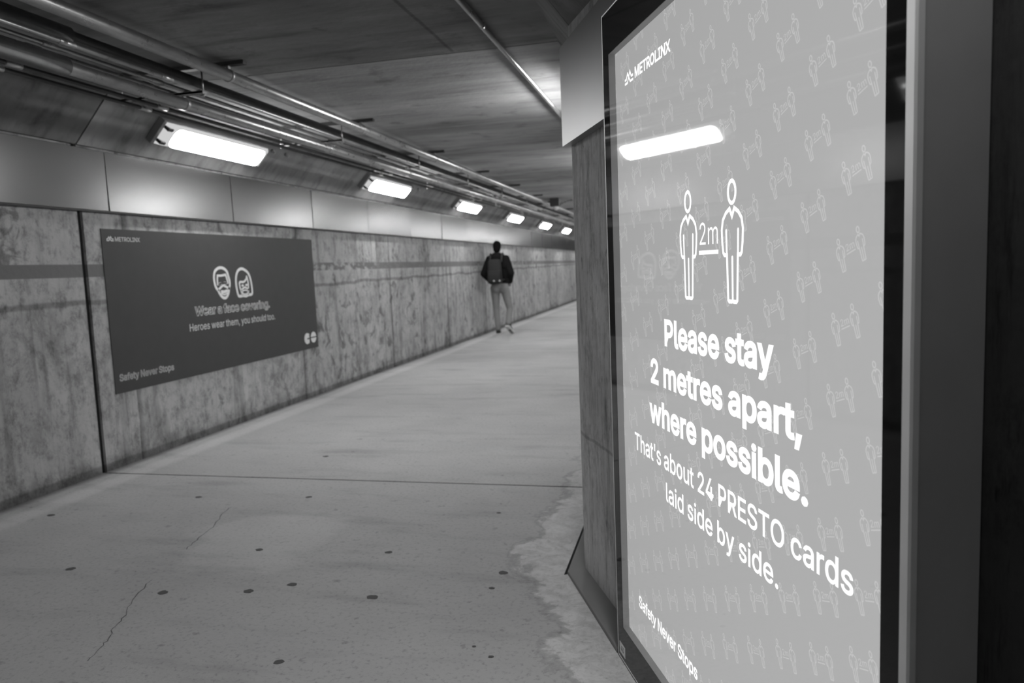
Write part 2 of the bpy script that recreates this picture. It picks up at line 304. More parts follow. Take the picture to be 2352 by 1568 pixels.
GLYPH = json.loads(r'''{"'":[206,[[[95,318,78,318,75,381],[73,445,70,509,92,509],[114,509,136,509,133,445],[131,381,128,318,112,318]]]],",":[188,[[[53,-119,38,-119,48,-56],[58,8,68,71,91,71],[114,71,137,71,119,8],[102,-56,84,-119,69,-119]]]],".":[188,[[[108,-4,95,-4,83,-4],[72,0,63,9,54,18],[50,28,50,41,50,54],[54,65,63,73,72,82],[83,87,95,87,108,87],[119,82,128,73,137,65],[141,54,141,41,141,28],[137,18,128,9,119,0]]]],"2":[453,[[[172,0,64,0,64,16],[64,32,64,47,121,108],[177,168,234,229,254,249],[270,267,282,282,295,298],[304,313,311,327,317,341],[320,356,320,371,320,390],[316,405,308,419,299,432],[288,442,273,449,259,456],[242,460,224,460,204,460],[187,456,172,447,158,439],[147,428,139,413,131,399],[127,382,127,362,107,362],[86,362,66,362,66,392],[72,419,86,442,100,465],[119,483,143,496,167,509],[194,516,225,516,255,516],[282,509,306,497,329,484],[348,467,361,445,374,424],[381,399,381,372,381,354],[378,335,371,318,364,300],[353,280,336,259,319,237],[296,211,267,180,229,140],[191,100,153,60,153,59],[153,58,153,57,231,57],[310,57,389,57,389,38],[389,19,389,0,281,0]]]],"3":[453,[[[252,-7,218,-7,187,-7],[158,-1,133,10,107,21],[86,37,70,57,54,78],[46,103,44,132,66,132],[87,132,109,132,111,114],[117,99,126,87,136,75],[149,65,165,59,181,53],[199,50,219,50,239,50],[258,53,275,61,292,68],[305,79,315,93,324,107],[329,124,329,145,329,163],[325,181,316,196,307,212],[293,224,275,234,256,243],[231,248,201,248,186,248],[172,248,157,248,157,265],[157,282,157,299,200,349],[244,399,288,448,288,450],[288,451,288,452,215,452],[142,452,70,452,70,471],[70,490,70,509,171,509],[272,509,372,509,372,493],[372,477,372,461,319,400],[265,339,211,278,211,282],[211,285,211,289,249,293],[281,288,308,276,335,263],[356,246,371,222,386,199],[393,173,393,145,393,115],[385,89,370,66,355,43],[335,25,309,12,282,0]]]],"4":[453,[[[164,105,40,105,40,123],[40,141,40,158,109,275],[178,392,247,509,268,509],[289,509,311,509,243,394],[176,280,109,166,109,165],[109,164,109,163,210,163],[312,163,413,163,413,144],[413,125,413,105,289,105]],[[302,0,282,0,282,40],[282,81,282,121,282,130],[282,138,282,146,282,203],[282,260,282,318,302,318],[322,318,343,318,343,212],[343,106,343,0,322,0]]]],"E":[419,[[[165,0,60,0,60,170],[60,339,60,509,164,509],[268,509,372,509,372,490],[372,471,372,452,290,452],[207,452,125,452,125,396],[125,341,125,286,202,286],[278,286,355,286,355,267],[355,248,355,229,278,229],[202,229,125,229,125,172],[125,114,125,57,208,57],[292,57,375,57,375,38],[375,19,375,0,270,0]]]],"H":[517,[[[82,0,60,0,60,170],[60,339,60,509,82,509],[103,509,125,509,125,435],[125,362,125,289,214,289],[303,289,392,289,392,362],[392,435,392,509,414,509],[435,509,457,509,457,339],[457,170,457,0,435,0],[414,0,392,0,392,77],[392,155,392,232,303,232],[214,232,125,232,125,155],[125,77,125,0,103,0]]]],"I":[300,[[[111,0,31,0,31,19],[31,38,31,57,60,57],[89,57,118,57,118,189],[118,320,118,452,89,452],[60,452,31,452,31,471],[31,490,31,509,111,509],[190,509,269,509,269,490],[269,471,269,452,240,452],[212,452,183,452,183,320],[183,189,183,57,212,57],[240,57,269,57,269,38],[269,19,269,0,190,0]]]],"L":[393,[[[160,0,60,0,60,170],[60,339,60,509,82,509],[103,509,125,509,125,358],[125,208,125,57,203,57],[282,57,361,57,361,38],[361,19,361,0,261,0]]]],"M":[628,[[[81,0,60,0,60,170],[60,339,60,509,91,509],[121,509,152,509,193,402],[235,294,277,187,280,180],[284,170,287,159,291,148],[295,136,299,123,303,110],[307,97,311,84,315,71],[319,59,322,49,317,49],[312,49,307,49,310,59],[314,70,318,83,322,95],[326,108,330,121,334,134],[338,147,342,158,346,170],[349,179,352,187,394,294],[435,402,476,509,507,509],[537,509,568,509,568,339],[568,170,568,0,547,0],[525,0,504,0,504,97],[504,194,504,291,504,302],[504,314,504,327,505,340],[505,354,505,369,505,383],[506,398,506,413,506,428],[507,443,507,457,509,457],[511,457,513,457,508,441],[503,426,498,409,492,393],[487,378,482,363,477,348],[472,334,467,322,463,309],[459,299,456,291,418,194],[380,97,342,0,323,0],[305,0,286,0,248,97],[209,194,170,291,167,299],[163,309,159,321,155,333],[150,346,145,361,140,376],[135,391,129,408,124,424],[118,441,112,457,114,457],[117,457,119,457,119,444],[120,431,120,416,120,401],[121,387,121,372,121,357],[121,342,122,328,122,315],[122,302,122,291,122,194],[122,97,122,0,101,0]]]],"N":[523,[[[82,0,60,0,60,170],[60,339,60,509,85,509],[111,509,136,509,205,400],[274,291,343,183,349,174],[355,164,363,151,370,138],[379,123,388,107,396,90],[405,73,414,55,411,55],[408,54,405,54,403,72],[401,90,401,108,400,126],[399,142,399,157,399,172],[399,185,399,195,399,300],[399,404,399,509,420,509],[442,509,463,509,463,339],[463,170,463,0,438,0],[412,0,387,0,325,97],[264,193,202,290,194,303],[186,316,177,331,169,345],[159,362,148,381,137,400],[123,424,108,452,111,453],[115,453,119,454,120,428],[121,405,122,384,123,362],[124,344,124,328,125,312],[125,300,125,291,125,194],[125,97,125,0,103,0]]]],"O":[533,[[[311,-7,267,-7,223,-7],[184,4,150,25,116,46],[90,76,70,115,50,154],[40,201,40,254,40,308],[50,354,70,393,90,432],[116,462,150,484,184,505],[223,516,267,516,311,516],[350,505,384,484,418,462],[444,432,464,393,483,354],[493,308,493,254,493,201],[483,154,464,115,444,76],[418,46,384,25,350,4]],[[236,53,267,53,297,53],[325,61,349,76,374,91],[394,114,408,144,423,174],[430,211,430,254,430,298],[423,335,408,365,394,395],[374,417,349,433,325,448],[297,456,267,456,236,456],[209,448,184,433,159,417],[140,394,125,364,111,334],[103,297,103,254,103,211],[111,174,125,144,140,114],[159,92,184,76,209,61]]]],"P":[445,[[[82,0,60,0,60,170],[60,339,60,509,118,509],[177,509,235,509,274,509],[307,502,332,487,358,473],[377,454,390,430,402,405],[409,378,409,348,409,317],[402,290,390,265,377,241],[358,222,332,207,307,193],[274,186,235,186,193,186],[151,186,109,186,109,205],[109,224,109,242,150,242],[191,242,233,242,259,242],[281,247,297,256,313,265],[325,278,333,294,341,310],[344,328,344,348,344,368],[341,386,333,402,325,417],[313,430,297,439,280,448],[259,452,232,452,196,452],[160,452,125,452,125,301],[125,151,125,0,103,0]]]],"R":[449,[[[82,0,60,0,60,170],[60,339,60,509,119,509],[177,509,236,509,275,509],[307,502,333,489,359,475],[378,457,390,433,403,410],[409,382,409,352,409,321],[403,295,390,271,378,248],[359,230,333,217,307,204],[275,198,236,198,189,198],[143,198,96,198,96,217],[96,236,96,255,142,255],[188,255,234,255,260,255],[281,259,298,267,314,275],[326,286,334,300,341,315],[345,332,345,352,345,372],[341,390,334,405,326,420],[314,431,298,440,281,448],[259,452,233,452,197,452],[161,452,125,452,125,301],[125,151,125,0,103,0]],[[378,0,353,0,312,76],[271,153,230,229,254,229],[279,229,303,229,344,153],[386,76,428,0,403,0]]]],"S":[447,[[[263,-9,224,-9,187,-9],[155,-3,128,9,100,21],[79,38,64,60,49,82],[40,107,38,137,60,137],[82,137,104,137,106,117],[112,101,123,88,134,75],[149,65,166,59,184,52],[203,49,224,49,247,49],[268,53,286,60,304,68],[319,78,329,92,340,105],[346,121,346,139,346,155],[341,169,332,179,323,189],[311,198,296,205,281,211],[264,217,245,222,224,228],[204,234,184,239,142,251],[109,268,86,289,63,311],[52,339,52,372,52,401],[60,426,75,448,90,469],[111,486,138,498,164,510],[194,516,227,516,261,516],[290,510,316,498,342,486],[362,469,377,449,392,428],[400,404,401,378,380,378],[358,378,337,378,335,403],[323,423,302,437,281,451],[256,459,225,459,203,459],[184,455,167,448,151,441],[138,431,129,418,120,406],[115,391,115,376,115,358],[120,344,131,334,142,323],[154,314,169,308,184,302],[199,297,212,293,230,289],[247,284,264,279,279,275],[295,270,312,264,328,257],[344,248,359,238,373,227],[385,214,395,198,404,181],[408,162,408,139,408,111],[401,86,386,64,372,41],[351,24,323,11,296,-2]]]],"T":[449,[[[85,452,32,452,32,471],[32,490,32,509,160,509],[288,509,417,509,417,490],[417,471,417,452,363,452],[310,452,257,452,257,301],[257,151,257,0,235,0],[214,0,193,0,193,151],[193,301,193,452,139,452]]]],"W":[686,[[[180,0,155,0,109,170],[63,339,16,509,38,509],[60,509,82,509,109,404],[136,300,163,196,168,179],[172,163,175,145,179,128],[183,111,187,94,190,76],[194,58,197,40,194,40],[192,40,189,40,193,58],[196,76,200,94,203,111],[207,128,211,145,215,163],[220,179,224,196,251,300],[279,404,306,509,331,509],[355,509,380,509,407,404],[434,300,462,196,466,179],[470,163,474,145,478,128],[482,111,486,94,490,76],[494,58,497,40,494,40],[491,40,488,40,492,58],[495,76,499,94,502,111],[506,128,510,145,515,163],[519,179,523,196,550,300],[576,404,603,509,625,509],[647,509,670,509,623,339],[577,170,530,0,505,0],[480,0,455,0,426,108],[397,215,368,323,362,344],[357,367,351,391,346,416],[341,444,336,475,341,475],[345,475,350,475,345,445],[340,419,335,395,330,371],[324,347,318,323,289,215],[260,108,230,0,205,0]]]],"X":[474,[[[43,0,18,0,84,95],[151,190,217,284,217,268],[217,252,217,236,155,327],[92,418,29,509,54,509],[79,509,104,509,129,473],[153,437,178,400,188,385],[197,372,204,361,211,350],[217,340,223,329,229,318],[236,306,243,292,240,292],[236,292,232,292,239,306],[246,318,252,329,258,339],[264,350,272,361,279,372],[288,385,298,400,323,437],[348,473,374,509,398,509],[422,509,446,509,384,419],[321,329,259,239,259,255],[259,271,259,287,324,191],[390,96,456,0,431,0],[406,0,382,0,352,43],[322,86,292,129,283,143],[275,155,268,165,262,175],[256,185,250,195,244,206],[238,217,230,231,235,231],[240,231,244,231,238,218],[231,207,225,196,219,186],[213,176,206,166,199,155],[191,143,182,129,152,86],[122,43,91,0,67,0]]]],"a":[389,[[[182,-9,160,-9,136,-9],[114,-4,94,5,75,14],[59,27,48,45,36,62],[30,83,30,108,30,130],[35,147,43,161,52,175],[63,185,78,193,92,201],[108,207,125,211,143,215],[160,218,178,220,201,223],[219,225,234,227,248,228],[258,231,265,235,272,239],[276,245,276,255,276,255],[276,256,276,257,276,272],[273,286,267,297,261,308],[252,316,240,322,228,328],[213,331,196,331,178,331],[162,328,149,322,136,317],[126,309,118,301,110,292],[104,283,100,274,80,280],[61,285,41,291,50,314],[62,332,79,346,95,360],[113,369,133,375,153,381],[173,384,194,384,208,384],[223,383,239,379,255,376],[271,370,286,360,301,351],[313,338,322,320,332,303],[337,280,337,251,337,168],[337,84,337,0,317,0],[297,0,277,0,277,17],[277,35,277,52,275,52],[274,52,272,52,268,43],[261,34,252,25,243,15],[230,7,215,1,200,-5]],[[155,45,170,45,193,45],[212,50,228,59,243,68],[255,79,263,93,271,107],[276,122,276,138,276,155],[276,173,276,190,273,187],[268,184,259,182,251,180],[242,178,231,176,221,174],[210,172,200,171,190,170],[182,169,175,168,161,166],[147,163,134,159,121,154],[111,148,103,139,96,131],[92,119,92,105,92,92],[95,81,102,72,109,63],[118,57,130,52,142,48]]]],"b":[424,[[[261,-8,229,-8,206,-8],[187,-4,172,4,158,12],[146,21,138,31,129,42],[123,51,118,59,116,59],[114,59,112,59,112,39],[112,20,112,0,92,0],[72,0,53,0,53,170],[53,339,53,509,73,509],[93,509,114,509,114,446],[114,382,114,319,115,319],[117,319,118,319,123,327],[129,336,137,346,145,356],[157,365,171,373,186,381],[205,384,229,384,261,384],[289,376,313,361,337,345],[356,322,370,293,383,263],[390,229,390,189,390,149],[383,114,370,84,356,55],[337,32,313,16,289,0]],[[197,47,220,47,244,47],[263,53,279,66,295,78],[308,95,316,117,324,138],[328,162,328,189,328,216],[324,240,316,261,308,282],[296,299,280,311,264,324],[244,330,220,330,197,330],[177,324,161,312,145,300],[133,284,125,263,117,242],[113,217,113,189,113,161],[117,136,125,115,133,94],[146,77,162,65,178,53]]]],"c":[396,[[[226,-8,207,-8,173,-8],[143,0,117,16,91,33],[71,56,56,85,41,114],[34,149,34,187,34,227],[41,262,56,291,71,321],[91,343,117,360,143,376],[173,384,207,384,226,384],[243,382,260,377,276,372],[292,365,305,356,319,347],[330,335,340,322,350,309],[357,294,362,277,342,272],[322,267,303,262,300,272],[296,281,290,289,285,297],[278,305,270,311,262,317],[253,322,242,325,232,328],[220,330,207,330,182,330],[161,323,145,310,129,297],[116,280,108,258,100,237],[96,213,96,187,96,162],[100,139,108,117,116,96],[129,79,145,66,161,53],[182,46,207,46,220,46],[232,48,243,52,253,55],[263,60,271,66,279,72],[286,80,292,89,297,97],[301,107,304,117,324,112],[343,107,363,102,358,85],[351,70,341,56,332,43],[320,31,306,21,293,12],[277,4,261,-1,244,-6]]]],"d":[424,[[[219,-8,195,-8,164,-8],[136,0,111,16,87,32],[68,55,55,84,41,114],[34,149,34,189,34,229],[41,263,55,293,69,322],[88,345,112,361,136,376],[164,384,196,384,219,384],[238,381,253,373,268,365],[279,356,287,346,296,336],[302,327,306,319,308,319],[309,319,311,319,311,382],[311,446,311,509,331,509],[351,509,372,509,372,339],[372,170,372,0,352,0],[332,0,313,0,313,20],[313,39,313,59,311,59],[309,59,307,59,302,51],[295,42,287,31,278,21],[267,12,252,4,238,-4]],[[181,47,205,47,227,47],[247,53,263,65,279,77],[291,94,299,115,308,136],[312,161,312,189,312,217],[308,242,300,263,292,284],[279,300,263,312,247,324],[228,330,205,330,181,330],[161,324,145,311,129,299],[116,282,108,261,100,240],[96,216,96,189,96,162],[100,138,109,117,117,95],[129,78,145,66,161,53]]]],"e":[404,[[[238,-8,212,-8,175,-8],[143,0,117,16,90,33],[70,56,56,85,41,114],[34,148,34,187,34,226],[41,260,55,290,69,319],[89,343,115,359,141,376],[171,384,205,384,226,384],[246,381,266,374,285,367],[303,356,319,341,335,326],[348,306,357,282,366,258],[371,228,371,194,371,186],[371,178,371,169,272,169],[174,169,75,169,75,187],[75,204,75,221,163,221],[250,221,338,221,329,215],[319,208,310,202,310,227],[306,249,298,269,290,288],[278,303,263,314,247,325],[228,330,205,330,182,330],[163,325,146,313,130,302],[118,288,109,270,100,251],[96,232,96,211,96,200],[96,189,96,178,96,150],[101,126,110,106,120,87],[134,72,151,61,168,51],[189,46,212,46,228,46],[241,48,254,53,266,57],[277,64,285,73,294,82],[301,93,306,105,325,101],[345,96,365,91,359,71],[349,54,335,39,321,24],[303,13,283,4,262,-4]]]],"f":[254,[[[154,379,228,379,228,362],[228,344,228,327,154,327],[80,327,6,327,6,344],[6,362,6,379,80,379]],[[101,0,81,0,81,144],[81,288,81,432,81,453],[86,471,96,486,106,500],[119,511,135,519,152,526],[169,530,187,530,201,530],[213,529,222,527,232,525],[238,523,243,521,238,503],[233,486,227,468,224,470],[220,471,215,472,210,473],[203,474,195,474,176,474],[163,469,154,460,146,451],[142,437,142,419,142,279],[142,140,142,0,121,0]]]],"g":[425,[[[238,-151,207,-151,179,-151],[155,-147,134,-140,113,-132],[96,-123,82,-110,69,-98],[58,-84,51,-69,67,-60],[84,-50,101,-41,107,-49],[113,-57,122,-66,130,-75],[141,-82,154,-88,168,-94],[186,-97,207,-97,238,-97],[263,-90,282,-75,302,-60],[311,-37,311,-6,311,19],[311,44,311,68,310,68],[308,68,306,68,301,60],[295,51,287,41,278,32],[267,23,252,16,238,8],[219,5,195,5,164,5],[137,12,113,27,88,41],[69,62,55,90,41,118],[34,152,34,191,34,230],[41,264,55,293,69,322],[88,345,112,361,137,376],[165,384,196,384,220,384],[239,381,253,373,268,365],[280,356,288,346,297,336],[303,327,308,319,309,319],[311,319,313,319,313,339],[313,359,313,379,333,379],[353,379,372,379,372,250],[372,121,372,-9,372,-42],[365,-69,350,-90,335,-111],[316,-126,291,-136,266,-146]],[[181,59,205,59,228,59],[248,64,264,75,280,86],[292,101,300,121,308,141],[312,165,312,193,312,220],[308,243,300,264,292,284],[280,301,264,312,248,324],[228,330,205,330,181,330],[161,324,145,312,129,299],[117,283,109,262,100,242],[96,219,96,193,96,166],[100,143,109,123,117,103],[129,87,145,76,162,65]]]],"h":[410,[[[114,249,114,227,114,151],[114,76,114,0,93,0],[73,0,53,0,53,170],[53,339,53,509,73,509],[93,509,114,509,114,435],[114,361,114,287,110,287],[106,287,102,287,114,322],[131,347,152,362,174,377],[199,384,227,384,253,384],[276,379,295,369,315,358],[330,342,341,321,352,299],[357,273,357,240,357,160],[357,80,357,0,337,0],[316,0,296,0,296,78],[296,157,296,235,296,265],[288,288,273,304,258,321],[237,329,210,329,192,329],[175,325,161,317,146,309],[135,298,126,283,118,267]]]],"i":[167,[[[73,0,53,0,53,126],[53,253,53,379,73,379],[93,379,114,379,114,253],[114,126,114,0,93,0]],[[95,443,84,443,72,443],[62,447,54,455,45,462],[41,472,41,483,41,494],[45,504,54,512,62,520],[72,524,84,524,95,524],[106,520,114,512,122,504],[126,494,126,483,126,472],[122,462,114,455,106,447]]]],"l":[189,[[[147,-2,139,-2,110,-2],[88,5,74,20,60,35],[53,57,53,84,53,226],[53,367,53,509,73,509],[93,509,114,509,114,372],[114,235,114,99,114,81],[116,69,120,62,125,55],[133,52,146,52,152,52],[157,52,160,53,164,53],[167,54,170,54,173,37],[177,20,181,3,175,1],[169,0,162,-1,154,-2]]]],"m":[610,[[[73,0,53,0,53,126],[53,253,53,379,72,379],[92,379,112,379,112,351],[112,323,112,295,111,295],[109,295,108,295,113,316],[121,332,132,346,144,359],[157,369,172,376,187,383],[203,386,219,386,247,386],[270,378,287,361,305,344],[316,322,321,295,318,295],[315,295,312,295,317,313],[325,329,337,343,349,357],[364,367,381,375,398,382],[416,386,437,386,459,386],[479,381,497,372,515,362],[530,348,541,328,551,309],[557,285,557,255,557,170],[557,85,557,0,536,0],[516,0,496,0,496,85],[496,169,496,254,496,281],[488,301,473,313,457,325],[439,330,419,330,402,330],[387,327,374,320,362,313],[352,303,345,290,339,278],[335,263,335,247,335,165],[335,82,335,0,315,0],[295,0,274,0,274,87],[274,173,274,260,274,281],[267,298,253,311,239,324],[221,330,199,330,185,330],[171,327,158,320,144,313],[134,303,126,289,118,276],[114,258,114,238,114,159],[114,79,114,0,93,0]]]],"n":[410,[[[114,249,114,227,114,151],[114,76,114,0,93,0],[73,0,53,0,53,126],[53,253,53,379,72,379],[92,379,112,379,112,349],[112,318,112,287,109,287],[106,287,102,287,114,322],[131,347,152,362,174,377],[199,384,227,384,253,384],[276,379,295,369,314,358],[330,342,341,321,352,299],[357,273,357,240,357,160],[357,80,357,0,337,0],[316,0,296,0,296,78],[296,157,296,235,296,265],[288,288,273,304,258,321],[237,329,210,329,192,329],[175,325,161,317,146,309],[135,298,126,283,118,267]]]],"o":[415,[[[242,-8,207,-8,173,-8],[143,0,117,16,91,33],[71,56,56,85,41,114],[34,149,34,187,34,227],[41,262,56,291,71,321],[91,343,117,360,143,376],[173,384,207,384,242,384],[273,376,299,360,325,343],[345,321,359,291,374,262],[381,227,381,187,381,149],[374,114,359,85,345,56],[325,33,299,16,273,0]],[[182,46,207,46,233,46],[254,53,270,66,287,79],[299,96,307,117,315,139],[319,162,319,187,319,213],[315,236,307,258,299,280],[287,297,270,310,254,323],[233,330,207,330,182,330],[161,323,145,310,129,297],[116,280,108,258,100,237],[96,213,96,187,96,162],[100,139,108,117,116,96],[129,79,145,66,161,53]]]],"p":[424,[[[73,-143,53,-143,53,31],[53,205,53,379,72,379],[92,379,112,379,112,359],[112,339,112,319,114,319],[116,319,118,319,123,327],[129,336,137,346,145,356],[157,365,171,373,186,381],[205,384,229,384,261,384],[289,376,313,361,337,345],[356,322,370,293,383,263],[390,229,390,189,390,149],[383,114,370,84,356,55],[337,32,313,16,289,0],[261,-8,229,-8,206,-8],[187,-4,173,4,158,12],[146,21,138,31,130,42],[123,51,118,59,117,59],[115,59,114,59,114,-8],[114,-76,114,-143,93,-143]],[[197,47,220,47,244,47],[263,53,279,66,295,78],[308,95,316,117,324,138],[328,162,328,189,328,216],[324,240,316,261,308,282],[296,299,280,311,264,324],[244,330,220,330,197,330],[177,324,161,312,145,300],[133,284,125,263,117,242],[113,217,113,189,113,161],[117,136,125,115,133,94],[146,77,162,65,178,53]]]],"r":[259,[[[73,0,53,0,53,126],[53,253,53,379,72,379],[92,379,112,379,112,360],[112,340,112,321,113,321],[114,321,115,321,122,340],[135,355,152,367,170,379],[190,385,213,385,218,385],[223,385,229,384,235,384],[240,384,243,384,243,363],[243,343,243,322,242,323],[237,323,230,324,223,325],[215,326,207,326,189,326],[173,322,159,315,145,307],[134,297,126,284,118,270],[114,255,114,237,114,158],[114,79,114,0,93,0]]]],"s":[365,[[[211,-8,182,-8,156,-8],[133,-4,112,3,92,11],[75,23,62,38,49,53],[40,72,36,94,55,98],[74,102,94,107,99,86],[109,70,124,60,139,50],[158,45,181,45,208,45],[229,51,244,62,260,74],[268,87,268,103,268,116],[263,127,254,136,245,144],[231,151,212,155,191,160],[170,165,149,170,115,178],[89,191,72,208,55,225],[47,247,47,274,47,296],[53,315,65,332,77,348],[94,361,115,370,136,380],[160,384,187,384,213,384],[235,380,254,372,272,365],[287,353,299,339,310,325],[319,309,324,290,305,286],[287,281,268,277,263,292],[255,304,243,316,230,327],[212,333,187,333,165,333],[146,327,131,317,116,306],[109,293,109,277,109,263],[114,252,124,243,134,235],[150,228,172,223,191,218],[210,214,229,209,264,201],[290,188,306,171,323,154],[331,133,331,107,331,84],[325,64,312,47,300,30],[282,16,260,6,237,-3]]]],"t":[227,[[[138,379,204,379,204,362],[204,344,204,327,138,327],[72,327,6,327,6,344],[6,362,6,379,72,379]],[[65,345,65,471,85,471],[106,471,126,471,126,347],[126,222,126,98,126,81],[129,69,136,61,143,54],[154,50,170,50,174,50],[179,50,185,51,191,52],[197,53,202,54,206,36],[209,19,213,2,207,0],[200,-2,192,-3,184,-4],[176,-4,168,-4,136,-4],[110,4,92,21,74,38],[65,62,65,93,65,219]]]],"u":[410,[[[211,-5,182,-5,157,-5],[134,0,115,11,95,21],[80,37,69,59,58,80],[53,107,53,139,53,219],[53,299,53,379,73,379],[93,379,114,379,114,301],[114,222,114,144,114,114],[121,91,137,75,152,58],[173,50,200,50,218,50],[235,54,249,62,264,70],[275,81,283,97,292,112],[296,131,296,153,296,228],[296,304,296,379,316,379],[337,379,357,379,357,253],[357,126,357,0,337,0],[318,0,298,0,298,31],[298,61,298,92,301,92],[304,92,307,92,295,57],[279,32,257,17,235,2]]]],"v":[389,[[[184,0,163,0,114,126],[66,253,17,379,40,379],[62,379,84,379,111,305],[138,230,165,155,174,132],[181,110,187,87,193,64],[199,42,206,21,198,21],[191,21,184,21,191,42],[197,64,203,87,209,110],[216,132,224,155,251,230],[278,305,305,379,327,379],[349,379,371,379,323,253],[275,126,226,0,205,0]]]],"w":[567,[[[158,0,138,0,99,126],[61,253,23,379,44,379],[66,379,87,379,103,324],[118,269,133,214,140,191],[147,165,154,137,161,108],[168,76,175,41,172,41],[168,41,165,41,172,75],[179,106,186,135,193,163],[199,190,206,214,221,269],[237,324,252,379,273,379],[295,379,316,379,332,324],[347,269,362,214,368,190],[375,164,382,136,388,107],[395,76,402,41,399,41],[395,41,391,41,399,75],[406,107,413,135,420,164],[427,190,434,214,449,269],[465,324,480,379,502,379],[523,379,545,379,506,253],[468,126,429,0,409,0],[389,0,368,0,352,57],[335,114,319,172,314,189],[309,207,305,225,300,243],[295,261,291,280,286,299],[281,318,277,338,281,338],[286,338,291,338,286,319],[281,299,277,280,272,261],[267,243,263,225,258,206],[253,189,248,172,231,114],[215,57,199,0,178,0]]]],"y":[389,[[[51,-140,47,-139,52,-121],[57,-103,61,-86,65,-86],[68,-87,71,-87,83,-90],[94,-91,104,-89,114,-87],[122,-82,130,-74,138,-66],[145,-53,151,-36,155,-24],[159,-13,163,-1,114,126],[66,252,17,379,40,379],[62,379,84,379,111,305],[138,230,165,155,174,132],[181,109,187,87,193,64],[199,42,206,21,198,21],[191,21,184,21,190,42],[196,64,202,87,209,110],[216,132,224,155,251,230],[278,305,305,379,327,379],[349,379,371,379,316,234],[260,88,204,-58,196,-78],[187,-94,177,-107,166,-120],[153,-129,139,-136,125,-142],[109,-145,91,-145,81,-145],[72,-144,65,-143,57,-142]]]]}''')
CAPH = 0.509
def bez_contour(pts, k=4):
    out = []; n = len(pts)
    for i in range(n):
        p, q = pts[i], pts[(i + 1) % n]
        a, b, c, d = (p[2], p[3]), (p[4], p[5]), (q[0], q[1]), (q[2], q[3])
        straight = abs((b[0] - a[0]) * (d[1] - a[1]) - (b[1] - a[1]) * (d[0] - a[0])) + abs((c[0] - a[0]) * (d[1] - a[1]) - (c[1] - a[1]) * (d[0] - a[0])) < 400
        for j in range(1 if straight else k):
            t = j / k; u = 1 - t
            out.append(tuple(u ** 3 * a[m] + 3 * u * u * t * b[m] + 3 * u * t * t * c[m] + t ** 3 * d[m] for m in (0, 1)))
    res = []
    for p in out:
        if not res or (p[0] - res[-1][0]) ** 2 + (p[1] - res[-1][1]) ** 2 > 4: res.append(p)
    if len(res) > 1 and (res[0][0] - res[-1][0]) ** 2 + (res[0][1] - res[-1][1]) ** 2 <= 4: res.pop()
    return [(p[0] / 1000, p[1] / 1000) for p in res]
def text_mesh(s, weight=0.0, track=0.0):
    """filled letters in the xy plane; weight thickens every outline by that much on each side"""
    cu = bpy.data.curves.new('lettering', 'CURVE'); cu.dimensions = '2D'; cu.fill_mode = 'BOTH'
    x = 0.0; cont = []
    for ch in s:
        if ch == ' ': x += 0.165 + track; continue
        adv, spl = GLYPH[ch]
        for pts in spl:
            loop = [(p[0] + x, p[1]) for p in bez_contour(pts)]; cont.append(loop)
            sp = cu.splines.new('POLY'); sp.points.add(len(loop) - 1); sp.use_cyclic_u = True
            for q, p in zip(sp.points, loop): q.co = (p[0], p[1], 0, 1)
        x += adv / 1000 + track
    ob = bpy.data.objects.new('lettering', cu); COL.objects.link(ob)
    dg = bpy.context.evaluated_depsgraph_get(); me = bpy.data.meshes.new_from_object(ob.evaluated_get(dg))
    bpy.data.objects.remove(ob); bpy.data.curves.remove(cu)
    if weight > 0:
        bm = bmesh.new(); bm.from_mesh(me); b2 = bmesh.new()
        for loop in cont: stroke(b2, loop, 2 * weight, True)
        mp = {v: bm.verts.new((v.co.x, v.co.z, 0)) for v in b2.verts}
        for f in b2.faces: bm.faces.new([mp[v] for v in f.verts])
        b2.free(); bm.to_mesh(me); bm.free()
    return me
def text(name, s, x0, x1, base, cap, y, m, parent, weight=0.0, track=0.0):
    me = text_mesh(s, weight, track)
    xs = [v.co.x for v in me.vertices]; a, b = min(xs), max(xs); H = CAPH + 2 * weight
    for v in me.vertices:
        px, py = v.co.x, v.co.y
        v.co = (x0 + (px - a) / (b - a) * (x1 - x0), y, base + (py + weight) / H * cap)
    return link(name, me, m, parent)

# ------------------------------------------------------------------ setting
bm = new(); box(bm, (XL - 0.3, YB - 0.3, -0.15), (3.4, YJ - 0.008, 0.0)); box(bm, (XL - 0.3, YJ + 0.008, -0.15), (3.4, YF + 0.3, 0.0))
floor = struct('floor', bm, M_FLOOR)
bm = new(); box(bm, (XL, YJ - 0.0078, -0.1), (XR, YJ + 0.0078, -0.006)); struct('joint_sealant', bm, M_DARK, floor)
rnd = random.Random(4)
for gx, gy, r in ((-3.546, 3.368, .022), (-2.784, 2.717, .02), (-2.163, 2.557, .021), (-1.803, 2.623, .021), (-1.65, 2.709, .02), (-1.255, 2.646, .022), (-1.37, 2.13, .017),
                  (-.79, 2.95, .021), (-.799, 2.795, .012), (-2.021, 3.05, .018), (-1.378, 3.102, .016), (-.664, 2.277, .009), (-2.881, 3.77, .02), (-2.192, 3.844, .018), (-.74, 2.334, .007), (-2.55, 4.75, .02), (-1.0, 3.7, .012)):
    bm = new(); n = 14; ring = []
    for k in range(n):
        a = 2 * math.pi * k / n; rr = r * rnd.uniform(0.8, 1.1); ring.append((gx + rr * 1.1 * math.cos(a), gy + rr * 0.9 * math.sin(a)))
    prism(bm, ring, 'z', 0.0002, 0.0012); struct('gum_stain', bm, M_GUM, floor)
crack = [(-2.56, 3.62), (-2.546, 3.545), (-2.46, 3.304), (-2.415, 3.087), (-2.372, 2.923), (-2.336, 2.746), (-2.255, 2.5), (-2.16, 2.323), (-2.118, 2.214), (-2.076, 2.132), (-2.049, 2.005)]
pp = []
